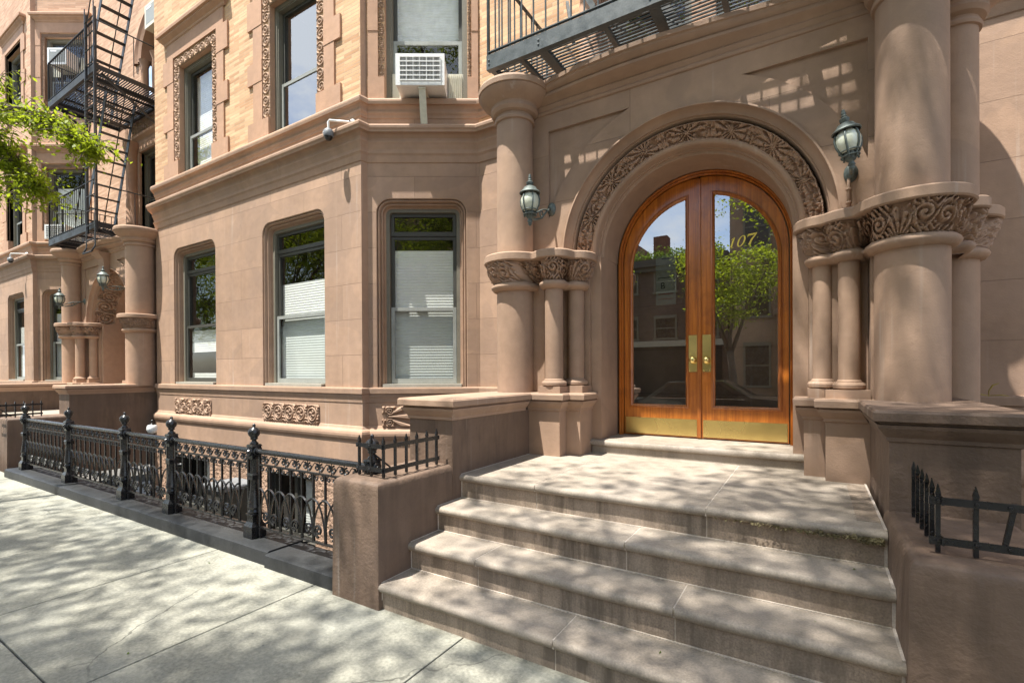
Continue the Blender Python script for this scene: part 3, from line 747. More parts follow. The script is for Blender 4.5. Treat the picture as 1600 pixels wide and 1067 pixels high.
XC = -.98; ZA = 2.70; RA = 1.165
def arc(xc, zc, r, a0, a1, n): return [(xc+r*math.cos(a0+(a1-a0)*k/n), zc+r*math.sin(a0+(a1-a0)*k/n)) for k in range(n+1)]
def portal(B, dx, det, bigR=(.575, 4.32, .2085), second=True):
    W = (lambda p: (p[0]+dx, p[1], p[2])); xc = XC+dx
    st, stj = (M['portal'], M['portal_j']) if det else (M['stone'], M['stone_j'])
    fw = frame((0, 4.45), 0)
    x0, x1 = -2.75+dx, .80+dx
    # ---- front wall with the arch cut out and sunk spandrels
    a = arc(xc, ZA, RA, PI, 0, 48)
    outer = [(x0, ZA), *a, (x1, ZA), (x1, 4.44), (x0, 4.44)]
    sp = []
    for sg in (-1, 1):
        r = 1.385; zt = 4.0; xv = xc+sg*1.325
        t0 = math.atan2(zt-ZA, math.sqrt(r*r-(zt-ZA)**2)); t1 = math.acos(1.325/r)
        pts = [(xv, zt)]+[(xc+sg*r*math.cos(t), ZA+r*math.sin(t)) for t in np.linspace(t0, t1, 14)]
        sp.append(pts)
    m = MB(); m.poly([outer]+sp, lambda p: (p[0], 4.45, p[1]), lambda p: (p[0]-dx+.3, p[1]-1.785))
    build('portal_wall', m, stj, B)
    for pts in sp:
        m = MB(); m.poly([pts], lambda p: (p[0], 4.48, p[1]))
        m.loft([[(p[0], y, p[1]) for p in pts] for y in (4.45, 4.48)])
        build('spandrel_panel', m, st, B)
    # block sides and roof
    m = MB(); m.box(x0, x1, 4.46, 5.6, 4.40, 4.435); m.add([(x0, 4.45, -.2), (x0, 5.6, -.2), (x0, 5.6, 4.44), (x0, 4.45, 4.44)], [(0, 1, 2, 3)]); m.add([(x1, 4.45, -.2), (x1, 5.6, -.2), (x1, 5.6, 4.44), (x1, 4.45, 4.44)], [(0, 1, 2, 3)])
    build('portal_block', m, st, B)
    # ---- archivolt: stepped mouldings, carved band, roll, soffit
    th = np.linspace(PI, 0, 97)
    def rings(prof): return [[(xc+r*math.cos(t), y, ZA+r*math.sin(t)) for t in th] for r, y in prof]
    m = MB(); m.loft(rings([(RA, 4.45), (RA, 4.425), (1.152, 4.422), (1.148, 4.425), (1.148, 4.46), (1.14, 4.478), (1.125, 4.495), (1.105, 4.505), (1.097, 4.506), (1.096, 4.53), (1.085, 4.532), (1.085, 4.55), (1.078, 4.57), (1.085, 4.72)]), closed=False)
    roll = [(.945, 4.655), (.94, 4.62)]+[(.915+.03*math.cos(q), 4.64-.035*math.sin(q)) for q in np.linspace(0, PI, 7)]+[(.882, 4.665), (.880, 4.69), (.868, 4.692), (.866, 4.72), (.842, 4.724), (.838, 4.73), (.836, 4.78), (.828, 5.12)]
    if not det: roll = [(.865, 4.90), (.86, 4.87), (.845, 4.865), (.836, 4.88), (.834, 4.95), (.828, 5.12)]
    m.loft(rings(roll), closed=False)
    ar = build('arch_moulding', m, st, B, smooth=True, angle=24)
    na, nr = (760, 30) if det else (420, 36)
    Lr = PI*1.01; S, T = np.meshgrid(np.linspace(0, Lr, na), np.linspace(0, 1, nr)); tt = PI-S/1.01
    hh = lattice(S, T, Lr/8.0, .14) if det else scrolls(S, T, .30, .36, petals=6)
    kr, ky = (.13, .075) if det else (.21, .32)
    base_r = 1.075-kr*T; base_y = 4.575+ky*T; amp = (.05 if det else .07)*hh
    nrm = (-.5, -.866) if det else (-.83, -.55)
    A = np.stack([xc+(base_r+nrm[0]*amp)*np.cos(tt), base_y+nrm[1]*amp, ZA+(base_r+nrm[0]*amp)*np.sin(tt)], -1)
    m = MB(); m.grid(A); build('carved_band', m, M['carve'], ar, smooth=True)
    # ---- jambs and the walls behind the shafts
    for sg in (-1, 1):
        m = MB()
        X = lambda u: xc+sg*u          # u: distance from the centre line
        def bx(u0, u1, y0, y1, z0, z1): m.box(min(X(u0), X(u1)), max(X(u0), X(u1)), y0, y1, z0, z1)
        bx(.835, .945, 4.64, 5.25, .72, ZA)            # jamb
        bx(.947, 1.10, 4.60, 5.25, 1.336, ZA-.05); bx(1.102, 1.33, 4.52, 5.25, 1.336, ZA-.05)
        bx(1.332, 1.48 if sg < 0 else 1.42, 4.36, 5.25, 1.336, ZA-.05)
        bx(1.482 if sg < 0 else 1.422, 1.75, 4.47, 5.5, .3, ZA-.05)
        # plinths under the slender shafts
        if sg < 0: bx(1.095, 1.33, 4.22, 4.6, 1.336, 1.40); bx(.94, 1.093, 4.40, 4.66, 1.336, 1.405)
        else: bx(1.055, 1.33, 4.33, 4.6, 1.336, 1.40); bx(.94, 1.053, 4.455, 4.66, 1.336, 1.405)
        bx(.836, 1.0, 4.662, 5.2, .4, .73)
        build('jamb', m, st, B)
    # piers under the shafts, with a moulded ledge
    m = MB()
    m.box(-2.42+dx, -2.07+dx, 4.20, 5.0, .5, 1.2); m.box(-2.068+dx, -1.92+dx, 4.345, 5.0, .5, 1.2)
    build('pier', m, st, B); m = MB()
    m.box(-.065+dx, .073+dx, 4.422, 5.0, .5, 1.2); m.box(.075+dx, .37+dx, 4.28, 5.0, .5, 1.2)
    build('pier', m, st, B)
    LP = [(0, 1.165), (.012, 1.17), (.014, 1.19), (.03, 1.21), (.05, 1.24), (.055, 1.258), (.04, 1.262), (.04, 1.27), (.07, 1.275), (.074, 1.32), (.066, 1.334), (-.15, 1.3375)]
    m = MB()
    m.sweep([(-2.44+dx, 4.20), (-2.07+dx, 4.20), (-2.07+dx, 4.345), (-1.92+dx, 4.345), (-1.92+dx, 4.64)], LP)
    build('pier_ledge', m, st, B, smooth=True, angle=30); m = MB()
    m.sweep([(-.065+dx, 4.64), (-.065+dx, 4.422), (.075+dx, 4.422), (.075+dx, 4.28), (.38+dx, 4.28)], LP)
    build('pier_ledge', m, st, B, smooth=True, angle=30)
    # ---- shafts
    cols = [(-2.63, 4.32, .1925, 1), (-2.19, 4.33, .09, 0), (-2.045, 4.53, .083, 0), bigR+(1,), (.228, 4.455, .0705, 0), (.062, 4.55, .069, 0)]
    if second: cols += [(.90, 4.95, .16, 1), (-2.88, 4.98, .16, 1)]
    for (cx, cy, r, big) in cols:
        m = MB(); n = 48 if big else 24
        if big:
            m.lathe((cx+dx, cy, 0), [(r, 1.30), (r, 2.40)], n); m.lathe((cx+dx, cy, 0), [(r*.975, 2.70), (r*.965, 4.14)], n)
        else:
            zb = 1.40 if cy < 4.46 else 1.405
            m.lathe((cx+dx, cy, 0), [(r+.012, zb), (r+.034, zb+.012), (r+.036, zb+.035), (r+.026, zb+.052), (r+.012, zb+.056), (r+.012, zb+.064), (r, zb+.075), (r, 2.40)], n)
        c = build('column', m, st, B, smooth=True, angle=35)
        if big:
            q = r+.0
            prof = [(q-.01, 4.08), (q+.012, 4.085), (q+.018, 4.105), (q+.01, 4.125), (q-.002, 4.13), (q+.0, 4.15), (q+.035, 4.165), (q+.055, 4.195), (q+.05, 4.215), (q+.045, 4.22), (q+.05, 4.24), (q+.085, 4.265), (q+.14, 4.30), (q+.165, 4.335), (q+.17, 4.345), (q+.165, 4.352), (q+.18, 4.357), (q+.183, 4.40), (q+.17, 4.425), (.05, 4.432)]
            m = MB(); m.lathe((cx+dx, cy, 0), prof, n); build('upper_capital', m, st, c, smooth=True, angle=30)
    # ---- carved capitals tracing each cluster
    n = 620 if det else 260; nz = 44 if det else 20
    dl = [(-2.63+dx, 4.32, .1925), (-2.19+dx, 4.33, .09), (-2.045+dx, 4.53, .083)]
    bl = [(-2.62+dx, -2.0+dx, 4.48, 5.3)]
    trL = Tracer((-2.3+dx, 4.75), 165, 352, dl, bl, n); capital(B, trL, 2.36, 2.72, st, cell=.25, seed=0, nz=nz, amp=.05)
    dr = [(bigR[0]+dx, bigR[1], bigR[2]), (.228+dx, 4.455, .0705), (.062+dx, 4.55, .069)]
    if second:
        dr += [(.90+dx, 4.95, .16)]; bl = [(.03+dx, .9+dx, 4.55, 5.3)]
        trR = Tracer((.45+dx, 4.85), 188, 378, dr, bl, n); capital(B, trR, 2.36, 2.72, st, cell=.25, seed=1, nz=nz, amp=.05)
    else:
        trR = Tracer((.3+dx, 4.9), 188, 352, dr, [(.03+dx, .75+dx, 4.5, 5.3)], n); capital(B, trR, 2.36, 2.72, st, cell=.2, seed=1, nz=nz)
    # ---- bowed cornice between the two great shafts
    prof = [(0, 4.17), (.02, 4.175), (.03, 4.195), (.022, 4.21), (.04, 4.225), (.055, 4.245), (.045, 4.255), (.05, 4.26), (.12, 4.285), (.15, 4.30), (.155, 4.32), (.14, 4.325), (.14, 4.335), (.17, 4.345), (.20, 4.37), (.205, 4.385), (.225, 4.39), (.228, 4.425), (.21, 4.437), (-.05, 4.44)]
    xs = np.linspace(-2.48, .42, 40); rr = []
    for x in xs:
        k = np.interp(x, [-2.48, -2.32, -1.89, -1.5, -1.16, -.61, -.13, .42], [.13, .155, .228, .257, .25, .19, .125, .09])/.228
        rr.append([(x+dx, 4.45-o*(k if o > .06 else min(.9, k)), z) for o, z in prof])
    m = MB(); m.loft(rr, closed=False); build('portal_cornice', m, st, B, smooth=True, angle=30)
    # ---- threshold
    m = MB(); m.box(xc-.93, xc+.93, 4.62, 5.3, .70, .86)
    build('door_sill', m, M['tread'], B)

def door_leaf_outline(xc, sg, u0, u1, zb, zc, R, n=18):
    """half-round-headed leaf between distances u0..u1 from the centre line"""
    t0 = math.acos(min(1, u1/R)) if u1 < R else 0.0; t1 = math.acos(u0/R)
    pts = [(u0, zb), (u1, zb)]+[(R*math.cos(t), zc+R*math.sin(t)) for t in np.linspace(t0, t1, n)]
    return [(xc+sg*p[0], p[1]) for p in pts]
def doors(B, dx):
    xc = XC+.012+dx; Y = 5.14
    # timber frame round the pair
    th = np.linspace(PI, 0, 49)
    def U(r, y): return [(xc-r, y, .86)]+[(xc+r*math.cos(t), y, 2.70+r*math.sin(t)) for t in th]+[(xc+r, y, .86)]
    m = MB(); m.loft([U(r, y) for r, y in [(.829, 5.10), (.822, 5.088), (.812, 5.085), (.806, 5.095), (.804, 5.115), (.795, 5.11), (.788, 5.12), (.786, 5.16)]], closed=False)
    build('door_frame', m, M['wood_d'], B, smooth=True, angle=40)
    for sg in (-1, 1):
        u0, u1, R = .008, .776, .776
        leaf = door_leaf_outline(xc, sg, u0, u1, .872, 2.70, R, 22)
        g0, g1 = .127, .70
        hole = door_leaf_outline(xc, sg, g0, g1, 1.185, 2.612, .70, 22)
        def ins(i): return door_leaf_outline(xc, sg, g0+i, g1-i, 1.185+i, 2.612, .70-i, 22)
        m = MB()
        m.poly([leaf, hole], lambda p: (p[0], Y, p[1])); m.loft([[(p[0], y, p[1]) for p in leaf] for y in (Y, Y+.05)])
        d = build('door', m, M['wood'], B)
        m = MB(); m.loft([[(p[0], y, p[1]) for p in ins(i)] for i, y in [(-.022, Y-.001), (-.018, Y-.012), (-.006, Y-.014), (.0, Y-.004), (.004, Y-.002), (.012, Y+.008), (.016, Y+.025)]])
        build('glazing_bead', m, M['wood_d'], d, smooth=True, angle=40)
        m = MB(); m.poly([ins(.014)], lambda p: (p[0], Y+.018, p[1])); build('glass_pane', m, M['glass_door'], d)
        if sg < 0:
            m = MB(); m.box(xc-.022, xc+.012, Y-.018, Y-.001, .875, 3.46); build('meeting_strip', m, M['wood_d'], d)
        a, b = sorted((xc+sg*.03, xc+sg*.765))
        m = MB(); m.box(a, b, Y-.006, Y-.0012, .885, 1.055); build('kick_plate', m, M['brass'], d)
        a, b = sorted((xc+sg*.026, xc+sg*.106))
        m = MB(); m.box(a, b, Y-.007, Y-.0012, 1.535, 1.905)
        for px in (a+.012, b-.012):
            for pz in (1.548, 1.72, 1.892): m.lathe((px, Y-.007, pz), [(.006, 0), (.004, .004), (0, .005)], 8, T=lambda p, px=px, pz=pz: (p[0], Y-.007-(p[2]-pz), pz+(p[1]-(Y-.007))))
        build('push_plate', m, M['brass'], d)
        kx, kz = (xc-.062, 1.655) if sg < 0 else (xc+.068, 1.65)
        m = MB(); m.lathe((0, 0, 0), [(.034, 0), (.034, .006), (.014, .01), (.012, .03), (.028, .038), (.033, .05), (.028, .063), (.014, .069), (0, .07)], 24, T=lambda p, kx=kx, kz=kz: (kx+p[0], Y-.007-p[2], kz+p[1]))
        build('knob', m, M['brass'], d, smooth=True)
        if sg > 0:      # gilded house number on the glass
            m = MB(); sh = .32
            def P(x, z): return (xc+.285+x+sh*z+.0, Y+.014, 2.735+z+.03*x*3)
            def strip(pts, w):
                l = [P(x-w[k]/2, z) for k, (x, z) in enumerate(pts)]; r = [P(x+w[k]/2, z) for k, (x, z) in enumerate(pts)]; m.loft([l, r], closed=False)
            strip([(0, 0), (0, .10)], [.016, .014]); strip([(-.022, 0), (.022, 0.0001), (.022, .006), (-.022, .0061)][:2], [.004, .004]); m.add([P(-.022, 0), P(.022, 0), P(.022, .006), P(-.022, .006)], [(0, 1, 2, 3)]); m.add([P(-.02, .078), P(0, .092), P(0, .102), P(-.02, .086)], [(0, 1, 2, 3)])
            o = [P(.078+.034*math.cos(t), .05+.053*math.sin(t)) for t in np.linspace(0, 2*PI, 33)]; i = [P(.078+.019*math.cos(t), .05+.046*math.sin(t)) for t in np.linspace(0, 2*PI, 33)]
            m.loft([o, i], closed=False)
            m.add([P(.128, .086), P(.196, .086), P(.200, .104), P(.126, .104)], [(0, 1, 2, 3)]); m.add([P(.122, .072), P(.131, .086), P(.128, .104), P(.122, .104)], [(0, 1, 2, 3)])
            m.loft([[P(.184, .088), P(.160, .05), P(.152, 0)], [P(.198, .088), P(.180, .05), P(.172, 0)]], closed=False)
            build('house_number', m, M['gold'], d)
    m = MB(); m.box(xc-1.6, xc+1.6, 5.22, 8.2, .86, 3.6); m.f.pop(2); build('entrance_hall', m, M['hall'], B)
# ------------------------------------------------------------------ upper storey over the portal
def loggia(B, dx, x0, x1, top, brick, det):
    """wall behind the escape: brick, a pair of tall windows between half-round shafts, carved frieze"""
    Y = 5.51; fr = frame((0, Y), 0); xc = XC+dx
    wins = [(xc-1.02, xc-.12), (xc+.12, xc+1.02)]; zb, zt = 4.95, 7.05
    holes = [[(a, zb), (a, zt), (b, zt), (b, zb)] for a, b in wins]
    m = MB(); m.poly([[(x0, .05), (x1, .05), (x1, ZB), (x0, ZB)]]+[[(a, zb), (a, ZB), (b, ZB), (b, zb)] for a, b in wins] if False else [[(x0, .05), (x1, .05), (x1, 4.9), (x0, 4.9)]], lambda p: (p[0], Y, p[1]), lambda p: (p[0]-dx+.9, p[1]-1.785))
    build('wall', m, M['stone_j'], B)
    arch = arc(xc, 9.3, .95, PI, 0, 20)
    upper = [[(xc-.95, 8.35), *arch, (xc+.95, 8.35)]] if top > 12 else []
    wall_panel(B, 'brick_wall', fr, x0, x1, 4.9, top, holes+upper, brick)
    m = MB()
    m.box(xc-1.42, xc-1.02, -.05, .06, 4.92, 7.3, T=fr); build('pilaster', m, M['redstone'], B); m = MB(); m.box(xc+1.02, xc+1.42, -.05, .06, 4.92, 7.3, T=fr); build('pilaster', m, M['redstone'], B); m = MB()
    m.box(xc-.12, xc+.12, -.06, .1, 4.92, zt, T=fr); build('mullion', m, M['redstone'], B); m = MB(); m.box(xc-1.018, xc+1.018, -.05, .1, zt+.001, 7.3, T=fr)
    build('lintel', m, M['redstone'], B)
    for px in (xc-1.25, xc+1.25):
        m = MB(); m.lathe((px, Y-.12, 0), [(.16, 4.92), (.16, 5.0), (.13, 5.05), (.125, 7.0), (.15, 7.06), (.19, 7.2), (.19, 7.3)], 28); build('column', m, M['redstone'], B, smooth=True, angle=35)
    for a, b in wins:
        f = MB(); f.loft([lift(fr, outline(a, b, zb, zt, .006, n=1, i=i, b=i), d) for i, d in [(0, 0), (0, .1), (.06, .1), (.065, .16)]]); w = build('window', f, M['frame'], B)
        m = MB(); sash_frame(m, fr, a+.06, b-.06, zb+.06, zb+.95, .13, .05, .03); sash_frame(m, fr, a+.06, b-.06, zb+.92, zt-.06, .16, .05, .03); build('sash', m, M['sash'], w)
        pane(w, fr, a+.1, b-.1, zb+.1, zb+.95, .15, M['glass']); pane(w, fr, a+.1, b-.1, zb+.95, zt-.1, .18, M['glass']); room(w, fr, a, b, zb, zt, .24, .9)
    m = MB(); m.sweep([(xc-1.55, Y), (xc+1.55, Y)], [(0, 7.3), (.03, 7.32), (.04, 7.36), (.10, 7.42), (.11, 7.47), (0, 7.48)]); build('string_course', m, M['redstone'], B)
    relief_panel('carved_frieze', B, fr, xc-1.45, xc+1.45, 7.50, 7.86, -.02, .05, lambda S, T: scrolls(S, T, .33, .36, petals=6), M['carve'], res=.014)
    m = MB(); m.sweep([(xc-1.6, Y), (xc+1.6, Y)], [(0, 7.87), (.05, 7.89), (.12, 7.97), (.15, 8.0), (.15, 8.05), (0, 8.07)]); build('string_course', m, M['redstone'], B)
    if top > 12:
        th = np.linspace(PI, 0, 33); m = MB()
        m.loft([[(xc+r*math.cos(t), y, 9.3+r*math.sin(t)) for t in th] for r, y in [(1.3, Y), (1.3, Y-.06), (1.2, Y-.08), (1.1, Y-.02), (1.05, Y-.06), (.95, Y-.03), (.95, Y+.3)]], closed=False)
        build('arch_moulding', m, M['redstone'], B, smooth=True, angle=40)
        m = MB()
        for px in (xc-.95, xc-.35, xc+.35, xc+.95): m.lathe((px, Y+.06, 0), [(.10, 8.2), (.085, 8.3), (.08, 9.2), (.13, 9.35)], 20)
        c = build('column', m, M['redstone'], B, smooth=True, angle=35)
        m = MB(); m.box(xc-.93, xc+.93, Y+.2, Y+.23, 8.2, 10.3); build('window', m, M['sash'], B)
        for a, b in ((-.83, -.42), (-.26, .26), (.42, .83)):
            m = MB(); m.add([(xc+a, Y+.19, 8.3), (xc+b, Y+.19, 8.3), (xc+b, Y+.19, 9.9), (xc+a, Y+.19, 9.9)], [(0, 1, 2, 3)]); build('pane', m, M['glass_sky'], bpy.data.objects[[o.name for o in B.children if o.name.startswith('window')][-1]])

# ================================================================== the house with the oak doors
BLD = thing('brownstone_building', 'brownstone apartment house with arched oak double doors, carved columns and tan brick bay', 'building', (-3, 5.5, 0))
bay(BLD, -5.248, 6.03, True, 12.0)
portal(BLD, 0, True)
doors(BLD, 0)
loggia(BLD, 0, -3.95, 8.0, 12.0, M['brick'], True)
for nm, pr in (('base_moulding', BASE_P), ('sill_ledge', SILL_P), ('cornice', CORN_P), ('upper_ledge', LEDGE_P)):
    m = MB(); m.sweep([(.80, 5.51), (8.0, 5.51)], pr); build(nm, m, M['portal'], BLD, smooth=True, angle=30)
m = MB(); m.sweep([(.80, 5.51), (8.0, 5.51)], [(.035, -1.2), (.035, .42)]); build('base_wall', m, M['portal'], BLD)

# ================================================================== the neighbouring house
DX = -12.3
NB = thing('neighbouring_brownstone', 'neighbouring brownstone with its own carved arch, brick bay and iron escape at far left', 'building', (-15.5, 5.5, 0))
bay(NB, -18.8, 6.03, False, 15.0, full=True)
portal(NB, DX, False, bigR=(.72, 4.42, .25), second=False)
loggia(NB, DX, -17.6, -12.5, 15.0, M['brick2'], False)
m = MB()
xc = XC+DX
m.loft([[(xc+sx*w, y, z) for sx, y in ((-1, 4.45), (-1, 4.45-o), (1, 4.45-o), (1, 4.45))] for z, w, o in ((3.62, .10, .05), (3.75, .14, .16), (3.9, .13, .10), (4.05, .16, .13), (4.18, .19, .24))], cap0=True, cap1=True)
build('keystone', m, M['carve'], NB, smooth=False)
m = MB(); m.add([(xc-.83, 5.15, .8), (xc+.83, 5.15, .8), (xc+.83, 5.15, 3.6), (xc-.83, 5.15, 3.6)], [(0, 1, 2, 3)]); build('door', m, M['wood_d'], NB)

# ================================================================== stoop
RZ = [.172, .358, .540, .728]; YS = [2.225, 2.50, 2.79, 3.08]
SL, SR = -2.408, .318
ST = thing('stone_steps', 'four broad worn stone steps and landing leading up to the oak doors', 'steps', (-1, 3, 0))
joints = [[-1.14], [-1.83, -.60], [-.95], [-1.72, -.55]]
def step(k):
    """one riser and its nosed tread, in slabs with mortar joints"""
    y0 = YS[k]; y1 = YS[k+1]+.06 if k < 3 else 4.75; z1 = RZ[k]; z0 = RZ[k-1] if k else -.05
    xs = [SL]+joints[k]+[SR]; riser = MB(); tread = MB()
    for a, b in zip(xs[:-1], xs[1:]):
        a += .004 if a != SL else 0; b -= .004 if b != SR else 0
        riser.box(a, b, y0+.028, y0+.2, z0, z1-.05)
        pr = [(y0+.03, z1-.056), (y0+.006, z1-.053), (y0-.004, z1-.042), (y0-.008, z1-.028), (y0-.004, z1-.013), (y0+.008, z1-.003), (y0+.03, z1), (y1, z1)]
        nx = max(2, int((b-a)/.06)); rows = []
        for i in range(nx+1):
            x = a+(b-a)*i/nx; w = .0012*math.sin(x*3.1+k)+.0012*math.sin(x*9.7+2*k)
            rows.append([(x, y+(w if j < 6 else 0), z+(w*.5 if 0 < j < 5 else 0)) for j, (y, z) in enumerate(pr)])
        tread.loft(rows, closed=False)
        for x, rr in ((a, rows[0]), (b, rows[-1])): tread.add(rr+[(x, y1, z1-.056)], [tuple(range(len(rr)+1))])
    def mb_(*q): build('mortar_joint', MB().box(*q), M['mortar'], ST)
    for j in joints[k]:
        mb_(j-.005, j+.005, y0+.031, y0+.1, z0, z1-.051); mb_(j-.0045, j+.0045, y0+.002, y1, z1-.05, z1-.002)
    mb_(SL-.001, SL+.006, y0+.02, y1, z0, z1+.004); mb_(SR-.012, SR+.001, y0+.02, y1, z0, z1+.006)
    if k: mb_(SL+.007, SR-.013, y0+.018, y0+.03, z0-.01, z0+.005)
    r = build('riser', riser, M['step'], ST); build('tread' if k < 3 else 'landing', tread, M['tread'], ST, smooth=True, angle=40)
for k in range(4): step(k)
# door threshold step
m = MB(); xa, xb = -2.02, -.04
pr = [(4.76, .80), (4.63, .80), (4.618, .806), (4.612, .825), (4.618, .848), (4.63, .858), (5.2, .862)]
m.loft([[(x, y-.02, z) for y, z in pr] for x in np.linspace(xa, xb, 12)], closed=False)
for x in (xa, xb): m.add([(x, y-.02, z) for y, z in pr]+[(x, 5.18, .80)], [tuple(range(len(pr)+1))])
build('threshold', m, M['tread'], ST, smooth=True, angle=40)
m = MB(); m.box(xa+.02, -1.33, 4.66, 4.8, .70, .80); m.box(-1.322, -.66, 4.66, 4.8, .70, .80); m.box(-.652, xb-.02, 4.66, 4.8, .70, .80)
build('riser', m, M['step'], ST)
m = MB(); m.box(.20, SR-.01, 3.25, 4.24, .72, .7305); build('mortar_patch', m, M['step'], ST)
# moss in the nosing shadow at the right
rng = np.random.default_rng(3); m = MB()
for k in range(420):
    x = .30-abs(rng.normal(0, .05 if k < 200 else .35)); y = 3.08+rng.normal(0, .006); z = .678+rng.normal(0, .006); r = .006+.008*rng.random()
    if x < -.5: continue
    a = rng.random(3)*6; v = [(x+r*math.cos(a[0]+t), y-.012+r*.5*math.sin(a[1]+t), z+r*math.sin(a[2]+t*1.3)) for t in (0, 2.1, 4.2)]
    m.add(v, [(0, 1, 2)])
mo = build('moss_tuft', m, M['moss'], ST); mo['kind'] = 'stuff'

CAP = [(0, 1.165), (.012, 1.17), (.014, 1.19), (.03, 1.21), (.05, 1.24), (.055, 1.258), (.04, 1.262), (.04, 1.27), (.07, 1.275)]
def cheek(x0, x1, yf, yb, yblk, top, label, dx=0, ybk=4.125, ybo=4.5):
    T_ = thing('stoop_wall', label, 'stoop wall', (x0+dx, yf, 0))
    x0 += dx; x1 += dx
    m = MB(); c = .03
    def ring(z, i): return [(x0+i, yf+i, z), (x1-i, yf+i, z), (x1-i, yblk+.05, z), (x0+i, yblk+.05, z)]
    m.loft([ring(z, i) for z, i in [(-.3, -.012), (top-.05, 0), (top-.025, .006), (top-.008, .018), (top, .04)]]); m.add(ring(top, .04), [(0, 1, 2, 3)])
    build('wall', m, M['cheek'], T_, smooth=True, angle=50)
    m = MB(); m.box(x0-.004, x1+.004, yblk, ybo, -.3, 1.175); build('pedestal', m, M['cheek'], T_)
    m = MB(); ins = x1 if True else x1
    m.sweep([(x0, ybo), (x0, yblk), (x1, yblk), (x1, ybk)], CAP)
    b = [(x0-.074, ybo), (x0-.074, yblk-.074), (x1+.074, yblk-.074), (x1+.074, ybk), (x1-.02, ybk), (x1-.02, ybo)]
    def off(i): return [(x0-.074+i, ybo), (x0-.074+i, yblk-.074+i), (x1+.074-i, yblk-.074+i), (x1+.074-i, ybk), (x1-.02, ybk), (x1-.02, ybo)]
    m.loft([[(p[0], p[1], z) for p in off(i)] for i, z in ((.004, 1.276), (0, 1.28), (0, 1.322), (.01, 1.336))])
    m.poly([off(.01)], lambda p: (p[0], p[1], 1.336))
    build('coping', m, M['portal'] if dx == 0 else M['stone'], T_, smooth=True, angle=30)
    return T_
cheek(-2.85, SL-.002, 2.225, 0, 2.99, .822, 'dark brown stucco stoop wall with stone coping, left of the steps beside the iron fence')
def cheekR(dx, label):
    T_ = cheek(.325, .86, 2.46, 0, 3.26, .80, label, dx, ybk=4.205, ybo=5.4 if dx == 0 else 4.45)
    return T_
# the right-hand wall: its coping meets the pier on its left side, so mirror the inner edge
def cheek_right(dx, label, mat='portal'):
    x0, x1, yf, yblk, top = .322+dx, .845+dx, 2.46, 3.26, .80
    T_ = thing('stoop_wall', label, 'stoop wall', (x0, yf, 0))
    m = MB()
    def ring(z, i): return [(x0+i, yf+i, z), (x1-i, yf+i, z), (x1-i, yblk+.05, z), (x0+i, yblk+.05, z)]
    m.loft([ring(z, i) for z, i in [(-.3, -.012), (top-.05, 0), (top-.025, .006), (top-.008, .018), (top, .04)]]); m.add(ring(top, .04), [(0, 1, 2, 3)])
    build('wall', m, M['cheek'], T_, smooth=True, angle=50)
    m = MB(); m.box(x0+.02, x1, yblk, 4.9, -.3, 1.175); build('pedestal', m, M['cheek'], T_)
    m = MB(); xi = x0+.02
    m.sweep([(xi, 4.205), (xi, yblk), (x1, yblk), (x1, 4.9)], CAP)
    def off(i): return [(xi-.074+i, 4.205), (xi-.074+i, yblk-.074+i), (x1+.074-i, yblk-.074+i), (x1+.074-i, 4.9), (xi+.03, 4.9), (xi+.03, 4.205)]
    m.loft([[(p[0], p[1], z) for p in off(i)] for i, z in ((.004, 1.276), (0, 1.28), (0, 1.322), (.01, 1.336))])
    m.poly([off(.01)], lambda p: (p[0], p[1], 1.336))
    build('coping', m, M['cheek' if dx == 0 else 'stone'], T_, smooth=True, angle=30)
    return T_
cheek_right(0, 'brown stucco stoop wall with heavy stone coping, right of the steps at the photo edge')
cheek_right(DX, 'neighbour\'s sunny stoop wall just beyond the far end of the iron fence')
cheek(-2.85, SL-.002, 2.225, 0, 2.99, .822, 'farthest stoop wall, orange-lit, at the left edge beyond the neighbour\'s steps', DX)
nst = copy_tree(ST, None, (DX, 0, 0)); nst['label'] = 'neighbour\'s stone steps, almost hidden between the two far stoop walls'

# spiked iron rails on the stoop walls
def spikes(label, side_pts, front_pts, zt, dx=0, lo=.055, hi=.217, top=.285, brace=False, bent=None):
    """side_pts / front_pts: spike positions in plan; two flat rails run through each row"""
    T_ = thing('spiked_rail', label, 'spiked rail', (side_pts[0][0]+dx, side_pts[0][1], zt), 'spiked rails on the stoop walls')
    for row, nv in ((side_pts, (1, 0)), (front_pts, (0, 1))):
        a, b = row[0], row[-1]
        for h in (lo, hi):
            m = MB(); e = .03
            d = Vector((b[0]-a[0], b[1]-a[1])).normalized()*e
            m.bar((a[0]+dx-d.x+nv[0]*.012, a[1]-d.y-nv[1]*.012, zt+h), (b[0]+dx+d.x*.6+nv[0]*.012, b[1]+d.y*.6-nv[1]*.012, zt+h), .008, .03); build('rail', m, M['iron'], T_)
    done = []
    for p in side_pts+front_pts:
        if p in done: continue
        done.append(p); m = MB(); x, y = p[0]+dx, p[1]; w = .008; lx = .03 if bent and p in bent else 0
        zs = [(lo-.05, w), (top-.045, w), (top-.04, w*1.25), (top, .0015)] if not lx else [(lo, w), (hi+.015, w)]
        m.loft([[(x+sx*q+lx*(z-.13)*5.5, y+sy*q, zt+z) for sx, sy in ((-1, -1), (1, -1), (1, 1), (-1, 1))] for z, q in zs], cap0=True, cap1=True)
        for h in (lo, hi): m.lathe((0, 0, 0), [(.008, 0), (.006, .004), (0, .005)], 8, T=lambda q, h=h: (x+q[0], y-.02-q[2], zt+h+q[1]))
        build('spike', m, M['iron'], T_)
    if brace:
        m = MB(); a = front_pts[-1] if brace == 1 else front_pts[0]
        m.bar((a[0]+dx, a[1]+.02, zt+hi), (a[0]+dx+.13, a[1]+.20, zt+lo-.04), .012, .012); build('brace', m, M['iron'], T_)
